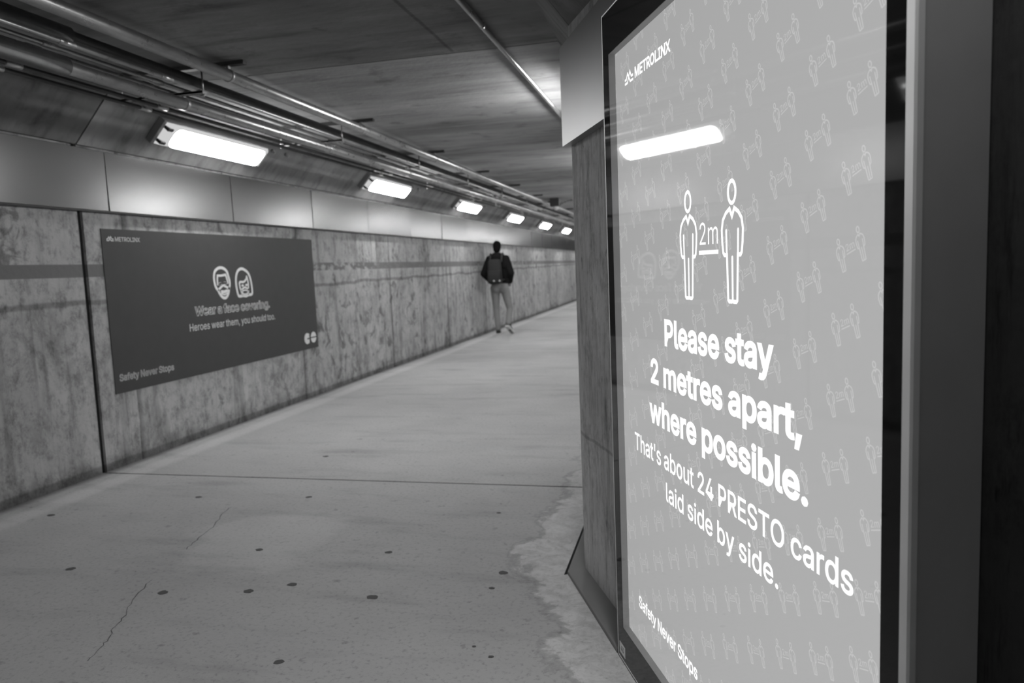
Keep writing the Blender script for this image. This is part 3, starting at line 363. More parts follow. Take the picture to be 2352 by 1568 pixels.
for i in range(len(crack) - 1):
    for k in range(6):
        t = k / 6; pp.append((crack[i][0] * (1 - t) + crack[i + 1][0] * t + rnd.uniform(-.008, .008), crack[i][1] * (1 - t) + crack[i + 1][1] * t))
bm = new()
for i in range(len(pp) - 1):
    w0 = 0.0022 * rnd.uniform(0.5, 1.2)
    if 20 < i < 32: continue
    bm.faces.new([bm.verts.new(p) for p in ((pp[i][0] - w0, pp[i][1], .0008), (pp[i + 1][0] - w0, pp[i + 1][1], .0008), (pp[i + 1][0] + w0, pp[i + 1][1], .0008), (pp[i][0] + w0, pp[i][1], .0008))])
struct('hairline_crack', bm, M_GUM, floor)

bm = new(); prism(bm, [(XL, YB), (XL, YJ - 0.026), (XL - 0.03, YJ - 0.022), (XL - 0.03, YJ + 0.014), (XL, YJ + 0.018), (XL, YF), (XL - 0.25, YF), (XL - 0.25, YB)], 'z', -0.02, ZH + 0.02)
wall_left = struct('wall_left', bm, M_WALL)
bm = new(); box(bm, (XL - 0.0305, YJ - 0.0215, 0), (XL - 0.016, YJ + 0.0135, ZH)); struct('joint_sealant', bm, M_DARK, wall_left)
# ceiling slab with its sloping haunches
bm = new(); prism(bm, [(XL - 0.25, ZH), (XL + 0.02, ZH), (-3.62, ZC), (-0.68, ZC), (XR + 0.02, ZH), (XR + 0.3, ZH), (XR + 0.3, 2.75), (XL - 0.25, 2.75)], 'y', YJ + 0.006, YF)
prism(bm, [(XL - 0.25, ZH), (XL + 0.02, ZH), (-3.62, ZC), (3.4, ZC), (3.4, 2.75), (XL - 0.25, 2.75)], 'y', YB - 0.1, YJ - 0.006)
# haunch round the corner and along the angled wall
nh = WN - 0.30
def corner(nv, xv):  # where bn.P = nv meets X = xv
    return Vector((xv, (nv - BN.x * xv) / BN.y, 0))
P1 = corner(WN, XR); P2 = corner(nh, -0.68)
def haunch(bm, lowA, topA, lowB, topB, backA, backB):
    v = [bm.verts.new(p) for p in ((*lowA.xy, ZH), (*topA.xy, ZC + .005), (*backA.xy, ZC + .005), (*backA.xy, ZH), (*lowB.xy, ZH), (*topB.xy, ZC + .005), (*backB.xy, ZC + .005), (*backB.xy, ZH))]
    for q in ((0, 1, 2, 3), (7, 6, 5, 4), (0, 4, 5, 1), (1, 5, 6, 2), (2, 6, 7, 3), (3, 7, 4, 0)): bm.faces.new([v[i] for i in q])
    bmesh.ops.recalc_face_normals(bm, faces=bm.faces)
yj = YJ - 0.006
haunch(bm, P1 + Vector((0.02, 0, 0)), P2, Vector((XR + 0.02, yj, 0)), Vector((-0.68, yj, 0)), P1 + Vector((0.25, 0.1, 0)), Vector((XR + 0.25, yj, 0)))
haunch(bm, P1 + BN * 0.02, P2, sn(-4.2, WN + 0.02), sn(-4.2, nh), P1 + BN * 0.25, sn(-4.2, WN + 0.25))
ceiling = struct('ceiling', bm, M_CEIL)
bm = new(); prism(bm, [(XL + 0.02, ZH + .004), (-3.62, ZC + .006), (-0.68, ZC + .006), (-0.68, 2.7), (XL + 0.02, 2.7)], 'y', YJ - 0.0055, YJ + 0.0055); struct('joint_sealant', bm, M_DARK, ceiling)
# right-hand walls
c0 = corner(WN, XR); c1 = corner(WN + 0.25, XR + 0.25)
bm = new(); prism(bm, [(XR, c0.y), (XR, YF), (XR + 0.25, YF), (XR + 0.25, c1.y)], 'z', -0.02, ZH + 0.02); struct('wall_right', bm, M_WALL)
def wn(t): return WN + (2.956 - t) * 0.017
def sw(t, d=0.0): v = sn(t, wn(t) + d); return (v.x, v.y)
bm = new(); prism(bm, [(c0.x, c0.y), (c1.x, c1.y), sw(1.0, 0.25), sw(1.0)], 'z', -0.02, ZH + 0.02); struct('wall_right_angled', bm, M_WALLR)
bm = new(); prism(bm, [sw(1.0), sw(1.0, 0.25), sw(-4.2, 0.25), sw(-4.2)], 'z', -0.02, ZH + 0.02); struct('wall_right_shade_toned', bm, M_WALLD)  # same angled wall past the light box, with its shade put into the colour
bm = new(); box(bm, (XL - 0.25, YF, -0.02), (XR + 0.25, YF + 0.2, 2.75)); struct('wall_far', bm, M_WALL)
bm = new(); box(bm, (XL - 0.25, YB - 0.2, -0.02), (3.4, YB, 2.75)); struct('wall_back', bm, M_WALL)
# low kerb at the foot of the right-hand walls (stops at the light box)
k0 = corner(0.713, -0.515); kx = sn(2.275, 0.713); kb = sn(2.275, WN + 0.018)
bm = new(); prism(bm, [(k0.x, k0.y), (kx.x, kx.y), (kb.x, kb.y), (c0.x + .01, c0.y + .01), (XR + .01, YF), (-0.515, YF)], 'z', -0.01, 0.014)
bmesh.ops.bevel(bm, geom=[e for e in bm.edges if all(v.co.z > 0.013 for v in e.verts)], offset=0.008, segments=2, affect='EDGES', profile=0.6)
struct('baseboard_right', bm, M_KERB)
bm = new(); prism(bm, [(-0.528, k0.y - 0.01), (-0.514, k0.y), (-0.514, 9.0), (-0.522, 9.0)], 'z', 0.0002, 0.0015); struct('joint_sealant', bm, M_DARK, floor)
# dark shadow-gap trims under the metal cladding
bm = new(); box(bm, (XL - 0.01, YB, 1.783), (XL + 0.036, YF, 1.795)); struct('trim_1', bm, M_TRIM)

# ------------------------------------------------------------------ metal cladding panels
ORD = ['first', 'second', 'third', 'fourth', 'fifth', 'sixth', 'seventh', 'eighth', 'ninth', 'tenth', 'eleventh', 'twelfth', 'thirteenth', 'fourteenth', 'fifteenth', 'sixteenth', 'seventeenth', 'eighteenth', 'nineteenth', 'twentieth']
seams = [-2.80, -1.355, 0.09, 1.535, 2.98, 4.425, 5.885, 7.316]
while seams[-1] < YF - 1.5: seams.append(seams[-1] + 1.44)
PANEL_LABEL = {4: 'dark metal wall panel at the left picture edge, before any lit lamp', 5: 'metal wall panel above the left half of the long grey poster',
               6: 'metal wall panel above the right half of the long grey poster', 7: 'metal wall panel just right of the one above the long poster\'s right half'}
rp = random.Random(11)
for i in range(len(seams) - 1):
    a, b = seams[i] + 0.004, seams[i + 1] - 0.004
    lab = PANEL_LABEL.get(i) or (('metal panel on the left wall, ' + ORD[i - 6] + ' panel past the long poster') if i >= 8 else 'metal panel on the left wall, ' + ORD[3 - i] + ' one left of the picture edge')
    o = thing('cladding_panel', lab, 'wall panel', (XL + 0.02, (a + b) / 2, 1.795), 0, 'metal panels along the left wall')
    h = (b - a) / 2; bm = new(); box(bm, (-0.012, -h, 0), (0.012, h, 0.405), 0.002); f = from_bm('panel_face', bm, M_PANEL, o)
    t1 = 0.0 if i == 4 else math.radians(rp.uniform(-0.5, 0.5))
    f.rotation_euler = (0, math.radians(rp.uniform(-0.7, 0.7)), t1)
    bm = new(); box(bm, (-0.0195, -h + 0.03, 0.03), (-0.0125, h - 0.03, 0.37)); from_bm('mounting_rail', bm, M_TRIM, o)
# panel over the angled wall, running past the corner, notched round the light box
bm = new()
def sp(s, n): v = sn(s, n); return (v.x, v.y)
prism(bm, [sp(2.955, .757), sp(2.285, .757), sp(2.285, .794), sp(3.0, .794)], 'z', 1.772, 2.155)
o = from_bm('cladding_panel', bm, M_PANELR); tag(o, 'satin metal wall panel at the outer corner left of the glowing light box', 'wall panel')
bm = new(); prism(bm, [sp(2.281, .757), sp(0.4, .757), sp(0.4, .794), sp(2.281, .794)], 'z', 2.065, 2.155)
o = from_bm('cladding_panel', bm, M_PANELR); tag(o, 'narrow satin metal wall panel above the glowing light box', 'wall panel')
for k in range(4):
    a, b = c0.y + 0.35 + k * 1.44, c0.y + 0.35 + (k + 1) * 1.44 - 0.008
    bm = new(); box(bm, (XR - 0.032, a, 1.775), (XR - 0.001, b, 2.155), 0.002)
    o = from_bm('cladding_panel', bm, M_PANEL); tag(o, 'metal panel past the right corner, ' + ORD[k] + ' along the hidden wall', 'wall panel')

# ------------------------------------------------------------------ strip lights on the haunches
HA = Vector((XL + 0.02, 0, ZH)); HT = (Vector((-3.62, 0, ZC)) - HA).normalized()
def strip_light(origin_y, lit, label, side, group):
    """local x = along the tunnel, y = into the haunch, z = up the slope"""
    o = thing('strip_light', label, 'ceiling light', (0, 0, 0), 0, group)
    Lx = 1.36
    if side == 'left':
        xa, zz = Vector((0, 1, 0)), HT; org = HA + HT * 0.150 + Vector((0, origin_y, 0))
    elif side == 'angled':
        a = sn(origin_y, WN + 0.02, ZH); zz = (sn(origin_y, nh, ZC) - a).normalized(); xa = -BD; org = a + zz * 0.15
    else:
        a = Vector((XR + 0.02, 0, ZH)); zz = (Vector((-0.68, 0, ZC)) - a).normalized(); xa = Vector((0, -1, 0)); org = a + zz * 0.15 + Vector((0, origin_y + Lx, 0))
    ya = zz.cross(xa)
    o.matrix_world = Matrix(((xa.x, ya.x, zz.x, org.x), (xa.y, ya.y, zz.y, org.y), (xa.z, ya.z, zz.z, org.z), (0, 0, 0, 1)))
    H = 0.205
    bm = new(); box(bm, (0, -0.055, 0), (Lx, -0.001, H), 0.004); from_bm('housing', bm, M_HOUS, o)
    # lens: raised tray with sloping sides
    bm = new(); lo = [(0.03, -0.0552, 0.008), (Lx - 0.006, -0.0552, 0.008), (Lx - 0.006, -0.0552, H - 0.008), (0.03, -0.0552, H - 0.008)]
    hi = [(0.055, -0.088, 0.022), (Lx - 0.03, -0.088, 0.022), (Lx - 0.03, -0.088, H - 0.022), (0.055, -0.088, H - 0.022)]
    A = [bm.verts.new(p) for p in lo]; B = [bm.verts.new(p) for p in hi]
    for k in range(4): bm.faces.new((A[k], A[(k + 1) % 4], B[(k + 1) % 4], B[k]))
    bm.faces.new(B); bm.faces.new(A[::-1]); bmesh.ops.recalc_face_normals(bm, faces=bm.faces)
    lens = from_bm('lens', bm, M_RIM if lit else M_OFF, o)
    # glowing field of the tubes behind the lens, rounded ends
    bm = new(); pts = []
    x0, x1, z0, z1, r = 0.125, Lx - 0.065, 0.024, H - 0.024, 0.05
    for cx, cz, s0 in ((x1 - r, z1 - r, 0), (x0 + r, z1 - r, 90), (x0 + r, z0 + r, 180), (x1 - r, z0 + r, 270)):
        for k in range(6):
            a = math.radians(s0 + k * 18); pts.append((cx + r * math.cos(a), cz + r * math.sin(a)))
    if lit:
        v0 = [bm.verts.new((p[0], -0.0885, p[1])) for p in pts]; v1 = [bm.verts.new((p[0], -0.095, p[1])) for p in pts]
        bm.faces.new(v1)
        for k in range(len(pts)): bm.faces.new((v0[k], v0[(k + 1) % len(pts)], v1[(k + 1) % len(pts)], v1[k]))
        bmesh.ops.recalc_face_normals(bm, faces=bm.faces); from_bm('lit_tube_field', bm, M_LAMPB if side == 'angled' else M_LAMP, lens)
    else:
        for zc in (0.055, H - 0.055):
            b2 = new(); tube(b2, (Lx - 0.42, -0.095, zc), (Lx - 0.06, -0.095, zc), 0.014); from_bm('dim_tube', b2, M_OFFTUBE, lens)
    for zc in (0.045, H - 0.045):
        bm = new(); box(bm, (0.028, -0.1, zc - 0.012), (0.085, -0.0555, zc + 0.012), 0.003); from_bm('lens_clip', bm, M_DULL, o)
    for xx in ((Lx + 0.16, Lx + 0.4) if lit else ()):
        bm = new(); tube(bm, (xx, -0.001, H - 0.04), (xx, -0.03, H - 0.04), 0.016); tube(bm, (xx, -0.03, H - 0.04), (xx, -0.042, H - 0.04), 0.01); from_bm('conduit_knob', bm, M_STEEL, o)
    return o
names = ['nearest lit strip light on the left haunch, above the long poster', 'second lit strip light from the left along the left haunch', 'third lit strip light from the left along the left haunch',
         'fourth lit strip light from the left along the left haunch', 'fifth lit strip light from the left, small in the distance', 'sixth lit strip light from the left, farthest one in view',
         'lit strip light on the left, just past the last one in view', 'lit strip light on the left haunch, farthest down the tunnel']
for k in range(8): strip_light(4.73 + 3.553 * k, True, names[k], 'left', 'strip lights along the left haunch')
strip_light(1.98, False, 'dim failing strip light mirrored in the black edge of the light box', 'left', 'strip lights along the left haunch')
for k in range(7): strip_light(4.73 + 3.553 * k, True, 'lit strip light behind the right corner, ' + ORD[k] + ' from the near end', 'right', 'strip lights along the right haunch')

strip_light(1.9, True, 'lit strip light on the angled wall haunch, above the light box, outside the picture', 'angled', 'strip lights along the right haunch')

# ------------------------------------------------------------------ pipes and conduits under the ceiling
HY = [3.90 + 1.79 * k for k in range(-4, 14)]
def pipe(name, label, x, z, r, m, cpl=(), clamps=None, sleeve=None, y0=YB + 0.02, y1=31.5, group=None, seg=18, cat='pipe', top=2.507):
    o = thing(name, label, cat, (x, y0, z), 0, group)
    bm = new(); tube(bm, (0, 0, 0), (0, y1 - y0, 0), r, seg=seg); from_bm('tube', bm, m, o)
    for yc in cpl:
        bm = new(); tube(bm, (0, yc - y0 - 0.045, 0), (0, yc - y0 + 0.045, 0), r * 1.32, seg=seg); from_bm('coupling', bm, M_STEEL, o)
    if sleeve:
        bm = new(); tube(bm, (0, sleeve[0] - y0, 0), (0, sleeve[1] - y0, 0), sleeve[2], seg=24); from_bm('expansion_sleeve', bm, M_DULL, o)
    for yc in (clamps or ()):
        bm = new(); tube(bm, (0, yc - y0 - 0.012, 0), (0, yc - y0 + 0.012, 0), r * 1.12, seg=seg); box(bm, (-0.008, yc - y0 - 0.012, r * 0.9), (0.008, yc - y0 + 0.012, top - z)); from_bm('clamp', bm, M_STEEL, o)
    return o
visH = [y for y in HY if y > 2]
pipe('steel_pipe', 'bright steel pipe running close under the ceiling, rightmost of the pipe bundle', -2.545, 2.455, 0.033, M_STEEL, clamps=visH)
pipe('steel_pipe', 'dull steel pipe in shadow, between the bright ceiling pipe and the thin conduits', -2.80, 2.455, 0.030, M_DULL, sleeve=(-3.9, 3.02, 0.042))
GR = 'thin conduits in the pipe bundle'
for x, yc, lb in ((-2.745, 3.62, 'right'), (-2.84, 3.66, 'middle'), (-2.935, 3.70, 'left')):
    pipe('conduit', 'thin steel conduit lying on the hanger bars, ' + lb + ' one of the upper three', x, 2.398, 0.011, M_STEEL, cpl=[yc + 3.58 * k for k in range(8)] + [2.95], group=GR, seg=10, cat='conduit')
pipe('steel_pipe', 'bright steel pipe with a wide sleeve at its near end, hung below the hanger bars', -2.85, 2.325, 0.033, M_STEEL, clamps=visH, sleeve=(-3.9, 3.04, 0.046), top=2.3645)
for x, yc, lb in ((-3.00, 4.06, 'right'), (-3.105, 4.03, 'middle'), (-3.215, 4.02, 'left')):
    pipe('conduit', 'thin steel conduit nearest the lamps, ' + lb + ' one of the lower three', x, 2.352, 0.012, M_DULL, cpl=[yc + 3.58 * k for k in range(8)] + [3.0], group=GR, seg=10, cat='conduit')
o = pipe('conduit', 'single thin steel conduit crossing the bare ceiling near the light box', -0.985, 2.507, 0.015, M_STEEL, clamps=[3.72 + 1.79 * k for k in range(3)], y1=20.0, seg=12, cat='conduit', top=2.529)
for k, y in enumerate(HY):
    i = k - 4
    lab = ('pipe hanger under the ceiling, ' + ORD[i] + ' from the near end') if i >= 0 else 'pipe hanger outside the picture, ' + ORD[-i - 1] + ' one left of the frame'
    h = thing('pipe_hanger', lab, 'pipe hanger', (-2.72, y, 2.38), 0, 'pipe hangers under the ceiling')
    bm = new(); box(bm, (-0.62, -0.021, 0.128), (0.285, 0.021, 0.15), 0.002); from_bm('ceiling_channel', bm, M_TRIM, h)
    bm = new(); box(bm, (-0.56, -0.02, -0.01), (0.01, 0.02, 0.006), 0.002); box(bm, (-0.56, -0.02, -0.014), (0.01, -0.014, 0.006)); from_bm('crossbar', bm, M_STEEL, h)
    for xx in (0.0, -0.55):
        bm = new(); tube(bm, (xx, 0, -0.028), (xx, 0, 0.13), 0.005, seg=8); tube(bm, (xx, 0, -0.026), (xx, 0, -0.014), 0.011, seg=6); from_bm('threaded_rod', bm, M_STEEL, h)
# small ceiling device far down the tunnel
d = thing('ceiling_camera', 'small dark box with a pale dome hanging from the ceiling, right of the pipes', 'security camera', (-2.36, 13.75, 2.53), 0)
bm = new(); box(bm, (-0.1, -0.1, -0.15), (0.07, 0.1, -0.001), 0.008); from_bm('body', bm, M_DEVICE, d)
bm = new(); bmesh.ops.create_uvsphere(bm, u_segments=16, v_segments=10, radius=0.05, matrix=Matrix.Translation((0.0, 0, -0.17))); from_bm('dome', bm, M_DOME, d, True)
bm = new(); path_tube(bm, smooth_loop([Vector((-0.1, 0, -0.05)), Vector((-0.2, 0.1, -0.06)), Vector((-0.3, 0.3, -0.05)), Vector((-0.36, 0.5, -0.02))], False, 4), 0.011); from_bm('cable', bm, M_DEVICE, d)
bm = new(); path_tube(bm, smooth_loop([Vector((0.07, 0, -0.12)), Vector((0.2, 0.4, -0.02)), Vector((0.4, 0.7, -0.015)), Vector((0.6, 0.6, -0.015))], False, 4), 0.012); from_bm('flexible_conduit', bm, M_DULL, d)

# ------------------------------------------------------------------ long printed poster on the left wall
LP = thing('wall_poster', 'long dark grey face-covering poster with white lettering, stuck to the left wall', 'poster', (XL, 4.358, 0), math.radians(90))
bm = new(); box(bm, (0, -0.006, 0.520), (2.95, 0.0, 1.676)); from_bm('sheet', bm, M_POSTER, LP)
YP = -0.0066
def lx(y): return y - 4.358
text('brand_lettering', 'METROLINX', lx(4.481), lx(4.727), 1.591, 0.031, YP, M_PRINT, LP, 0.018)
def wave_logo(bm, x0, x1, z0, h, y):
    W = x1 - x0
    for pl in ([(0, .42), (.18, .42), (.34, .86), (.64, .1), (1, .1)], [(0, .1), (.32, .1), (.62, .92), (.78, .45), (1, .45)]):
        stroke(bm, [(x0 + a * W, z0 + b * h) for a, b in pl], h * 0.2, False, y, False)
bm = new(); wave_logo(bm, lx(4.402), lx(4.468), 1.591, 0.034, YP); from_bm('wave_emblem', bm, M_PRINT, LP)
text('headline', 'Wear a face covering.', lx(5.283), lx(6.403), 1.001, 0.080, YP, M_PRINT, LP, 0.036)
text('subheading', 'Heroes wear them, you should too.', lx(5.203), lx(6.48), 0.884, 0.060, YP, M_PRINT, LP, 0.006)
text('slogan', 'Safety Never Stops', lx(4.402), lx(4.977), 0.603, 0.052, YP, M_PRINT, LP, 0.028)
# two masked-face icons: outline coordinates in metres from the sheet's left edge
def ic(pts):  # icon drawing units -> sheet metres
    out = []
    for px, py in pts:
        u = (px - 360) / 320.0; v = (py - 457) / 685.0
        out.append((1.319 + u * 0.214 + v * 0.010, 1.2625 - v * 0.28 + 0.004 * u))
    return out
def ic2(pts):
    out = []
    for px, py in pts:
        u = (px - 860) / 370.0; v = (py - 440) / 625.0
        out.append((1.650 + u * 0.25 + v * 0.012, 1.258 - v * 0.268 + 0.004 * u))
    return out
SWD = 0.026
bm = new()
stroke(bm, smooth_loop(ic([(205, 440), (203, 330), (228, 220), (290, 155), (360, 137), (430, 160), (488, 230), (510, 340), (528, 440), (522, 520), (500, 590), (475, 690), (432, 760), (395, 780), (350, 765), (300, 700), (262, 610), (225, 540)])), SWD, True, YP)
stroke(bm, ic([(265, 480), (268, 380), (278, 300), (360, 303), (452, 290), (470, 370), (488, 460)]), SWD * 0.8, False, YP)
for cx, cz in ((325, 470), (425, 465)):
    (a, b), = ic([(cx, cz)]); disc(bm, a, b, 0.026, 0.012, YP)
for q in ([(285, 480), (355, 470)], [(400, 465), (470, 470)]): stroke(bm, ic(q), SWD * 0.6, False, YP)
stroke(bm, smooth_loop(ic([(275, 595), (340, 535), (385, 512), (430, 540), (510, 590)]), False), SWD * 0.85, False, YP)
stroke(bm, ic([(335, 640), (390, 650), (450, 632)]), SWD, False, YP); stroke(bm, ic([(325, 680), (390, 712), (455, 680)]), SWD * 0.5, False, YP)
from_bm('bearded_face_icon', bm, M_PRINT, LP)
bm = new()
stroke(bm, smooth_loop(ic2([(722, 722), (692, 680), (672, 500), (684, 330), (735, 200), (820, 152), (900, 182), (970, 250), (1008, 360), (1025, 500), (1026, 665), (1000, 708), (930, 712), (870, 732), (805, 718)])), SWD, True, YP)
stroke(bm, smooth_loop(ic2([(790, 690), (765, 600), (750, 520), (758, 432), (850, 430), (908, 380), (930, 325), (948, 440), (945, 560), (930, 690)]), False), SWD * 0.8, False, YP)
for cx, cz in ((815, 505), (905, 500)):
    (a, b), = ic2([(cx, cz)]); disc(bm, a, b, 0.02, 0.011, YP)
stroke(bm, smooth_loop(ic2([(775, 600), (860, 548), (945, 600)]), False), SWD * 0.7, False, YP)
stroke(bm, smooth_loop(ic2([(800, 630), (860, 605), (920, 630), (905, 675), (860, 690), (815, 675)])), SWD * 0.45, True, YP)
from_bm('long_haired_face_icon', bm, M_PRINT, LP)
# round two-part emblem in the lower right corner
bm = new(); g0 = lx(7.016); zc = 0.633; R = 0.058
pts = [(g0 + R + R * math.cos(math.radians(a)), zc + R * math.sin(math.radians(a))) for a in range(62, 299, 8)]
xr = g0 + R * 2 - 0.012
flat_poly(bm, pts + [(xr, zc - R * 0.86), (xr, zc - 0.010), (xr - 0.045, zc - 0.010), (xr - 0.045, zc + 0.004), (xr, zc + 0.004), (xr, zc + R * 0.86)], YP)
cx = lx(7.211)
flat_poly(bm, [(cx + 0.06 * math.cos(math.radians(a)), zc + 0.002 + R * math.sin(math.radians(a))) for a in range(6, 175, 8)], YP)
flat_poly(bm, [(cx + 0.06 * math.cos(math.radians(a)), zc + 0.002 + R * math.sin(math.radians(a))) for a in range(186, 355, 8)], YP)
from_bm('round_emblem', bm, M_PRINT, LP)

# ------------------------------------------------------------------ glowing light box on the angled wall
SO = 2.262
LB = thing('light_box', 'tall glowing grey distancing poster in a black-edged light box on the right wall', 'light box', sn(SO, 0.713), -math.pi / 2 - TH)
UW = 1.367; ZT = 2.049; Z0 = 0.006; DEP = 0.111
IL, IR, IB, IT = 0.056, 1.305, 0.122, 1.921     # opening in the black border
bm = new()   # casing: open-front tray
bk = lambda u: 0.0915 + 0.017 * u
prism(bm, [(0.004, 0.012), (0.05, 0.012), (0.05, bk(0.05)), (0.004, bk(0))], 'z', Z0, ZT); prism(bm, [(UW - 0.05, 0.012), (UW - 0.002, 0.012), (UW - 0.002, bk(UW)), (UW - 0.05, bk(UW))], 'z', Z0, ZT)
for za, zb, yf in ((Z0, IB - 0.03, 0.012), (IT + 0.03, ZT, 0.012), (IB - 0.03, IT + 0.03, 0.04)): prism(bm, [(0.05, yf), (UW - 0.05, yf), (UW - 0.05, bk(UW - 0.05)), (0.05, bk(0.05))], 'z', za, zb)
casing = from_bm('casing', bm, M_CASE, LB)
bm = new()   # bright metal rim round the front
def rim(x0, z0, x1, z1): box(bm, (x0, 0.0, z0), (x1, 0.0118, z1), 0.0025)
rim(0.0, Z0, 0.006, ZT); rim(0.0062, ZT - 0.005, UW - 0.0205, ZT); rim(0.0062, Z0, UW - 0.0205, Z0 + 0.004)
prism(bm, [(UW - 0.020, 0.0), (UW - 0.003, -0.001), (UW, 0.002), (UW, 0.0118), (UW - 0.020, 0.0118)], 'z', Z0, ZT)
from_bm('metal_rim', bm, M_EDGE, LB)
bm = new()   # black glass border
y0, y1 = 0.001, 0.0028
for q in ((0.0064, Z0 + 0.0045, IL, ZT - 0.0055), (IR, Z0 + 0.0045, UW - 0.0206, ZT - 0.0055), (IL, Z0 + 0.0045, IR, IB), (IL, IT, IR, ZT - 0.0055)): box(bm, (q[0], y0, q[1]), (q[2], y1, q[3]))
bmesh.ops.remove_doubles(bm, verts=bm.verts, dist=1e-5)
from_bm('black_border', bm, M_BLACKGL, LB)
bm = new(); bm.faces.new([bm.verts.new(p) for p in ((IL, 0.0012, IB), (IR, 0.0012, IB), (IR, 0.0012, IT), (IL, 0.0012, IT))]); from_bm('glass_pane', bm, M_GLASS, LB)
bm = new()   # inner reveal between glass and sheet
yr0, yr1 = 0.0029, 0.0235
box(bm, (IL - 0.006, yr0, IB - 0.006), (IL, yr1, IT + 0.006)); box(bm, (IR + 0.010, yr0, IB - 0.006), (IR + 0.016, yr1, IT + 0.006)); box(bm, (IL, yr0, IB - 0.006), (IR + 0.010, yr1, IB)); box(bm, (IL, yr0, IT), (IR + 0.010, yr1, IT + 0.006))
from_bm('inner_reveal', bm, M_REVEAL, LB)
bm = new(); box(bm, (IL - 0.006, 0.0236, IB - 0.006), (IR + 0.016, 0.03, IT + 0.006)); sheet = from_bm('poster_sheet', bm, M_SHEET, LB)
YS = 0.0228; U0 = SO - 2.211
def px(u): return U0 + u
text('brand_lettering', 'METROLINX', px(.175), px(.434), 1.8105, 0.0305, YS, M_LETTER, LB, 0.03)
bm = new(); wave_logo(bm, px(.091), px(.162), 1.809, 0.034, YS); from_bm('wave_emblem', bm, M_LETTER, LB)
for nm, s, a, b, base, cap, wt in (('headline', 'Please stay', .358, .912, 1.0745, .0725, .028), ('headline', '2 metres apart,', .250, 1.009, .9605, .0715, .028), ('headline', 'where possible.', .234, 1.028, .8468, .072, .028),
                              ('subheading', "That's about 24 PRESTO cards", .104, 1.158, .7365, .053, .012), ('subheading', 'laid side by side.', .347, .925, .6485, .0525, .012), ('slogan', 'Safety Never Stops', .106, .535, .2375, .039, .022)):
    text(nm, s, px(a), px(b), base, cap, YS, M_LETTER, LB, wt)
def figure(bm, cx, z, k, wd, y, rot=0.0, org=(0, 0)):
    """outlined standing person, k = scale (1 = 0.262 m tall)"""
    c, s_ = math.cos(rot), math.sin(rot)
    T = lambda pts: [(org[0] + c * (cx + a * k) - s_ * (z + b * k), org[1] + s_ * (cx + a * k) + c * (z + b * k)) for a, b in pts]
    n = 20; w2 = wd / k / 2
    stroke(bm, T([((.0212 - w2) * math.cos(2 * math.pi * i / n), .2345 + (.0275 - w2) * math.sin(2 * math.pi * i / n) * (1.0 if math.sin(2 * math.pi * i / n) > 0 else 1.0)) for i in range(n)]), wd, True, y)
    half = [(-.0105, .2005), (-.028, .192), (-.042, .178), (-.0475, .157), (-.0455, .130), (-.0415, .109), (-.0365, .1035), (-.0245, .1035)]
    leg = [(-.0235, .08), (-.0205, .008), (-.0165, .0045), (-.004, .0045)]
    body = [(0, .184)] + half + leg + [(0, .006)]
    mir = [(-a, b) for a, b in reversed(half + leg)]
    stroke(bm, T(body + mir), wd, True, y)
    for q in ([(-.0268, .155), (-.0252, .1075)], [(.0268, .155), (.0252, .1075)], [(0, .098), (0, .008)]): stroke(bm, T(q), wd * 0.9, False, y)
def tmesh_add(bm, s, x0, x1, base, cap, y, rot=0.0, org=(0, 0), weight=0.0):
    me = TM.setdefault((s, weight), None) or text_mesh(s, weight); TM[(s, weight)] = me
    xs = [v.co.x for v in me.vertices]; a, b = min(xs), max(xs); c, s_ = math.cos(rot), math.sin(rot); H = CAPH + 2 * weight
    vv = []
    for v in me.vertices:
        X = x0 + (v.co.x - a) / (b - a) * (x1 - x0); Z = base + (v.co.y + weight) / H * cap
        vv.append(bm.verts.new((org[0] + c * X - s_ * Z, y, org[1] + s_ * X + c * Z)))
    for p in me.polygons:
        try: bm.faces.new([vv[i] for i in p.vertices])
        except ValueError: pass
TM = {}
bm = new(); figure(bm, px(.5215), 1.203, 1.0, 0.0088, YS); from_bm('person_icon', bm, M_LETTER, LB)
bm = new(); figure(bm, px(.7465), 1.203, 1.0, 0.0088, YS); from_bm('person_icon', bm, M_LETTER, LB)
text('distance_lettering', '2m', px(.586), px(.680), 1.3325, 0.050, YS, M_LETTER, LB, 0.0)
bm = new(); flat_poly(bm, [(px(.581), 1.310), (px(.6815), 1.310), (px(.6815), 1.3195), (px(.581), 1.3195)], YS); from_bm('distance_line', bm, M_LETTER, LB)
# pale repeat pattern of tilted pairs
bm = new(); YQ = 0.0232; rot = math.radians(19.5); kk = 0.218; wd = 0.0023
for mi in range(-14, 8):
    for ni in range(-14, 12):
        hx = 1.072 + .117 * mi - .013 * ni; hz = .961 + .053 * mi - .121 * ni
        if not (-0.12 < hx < 1.33 and 0.02 < hz < 2.05): continue
        # head top of the left figure sits at (hx,hz); feet origin below it along the tilted axis
        hgt = 0.262 * kk; org = (px(hx) + math.sin(rot) * hgt, hz - math.cos(rot) * hgt)
        figure(bm, 0, 0, kk, wd, YQ, rot, org); figure(bm, 0.0525, 0, kk, wd, YQ, rot, org)
        tmesh_add(bm, '2m', .0155, .0375, .0285, .0115, YQ, rot, org, 0.004)
        a, b = .0145, .038; c, s_ = math.cos(rot), math.sin(rot)
        flat_poly(bm, [(org[0] + c * X - s_ * Z, org[1] + s_ * X + c * Z) for X, Z in ((a, .0235), (b, .0235), (b, .0255), (a, .0255))], YQ)
for co, no in (((IL, 0, 0), (-1, 0, 0)), ((IR + 0.010, 0, 0), (1, 0, 0)), ((0, 0, IB), (0, 0, -1)), ((0, 0, IT), (0, 0, 1))):
    bmesh.ops.bisect_plane(bm, geom=bm.verts[:] + bm.edges[:] + bm.faces[:], plane_co=co, plane_no=no, clear_outer=True)
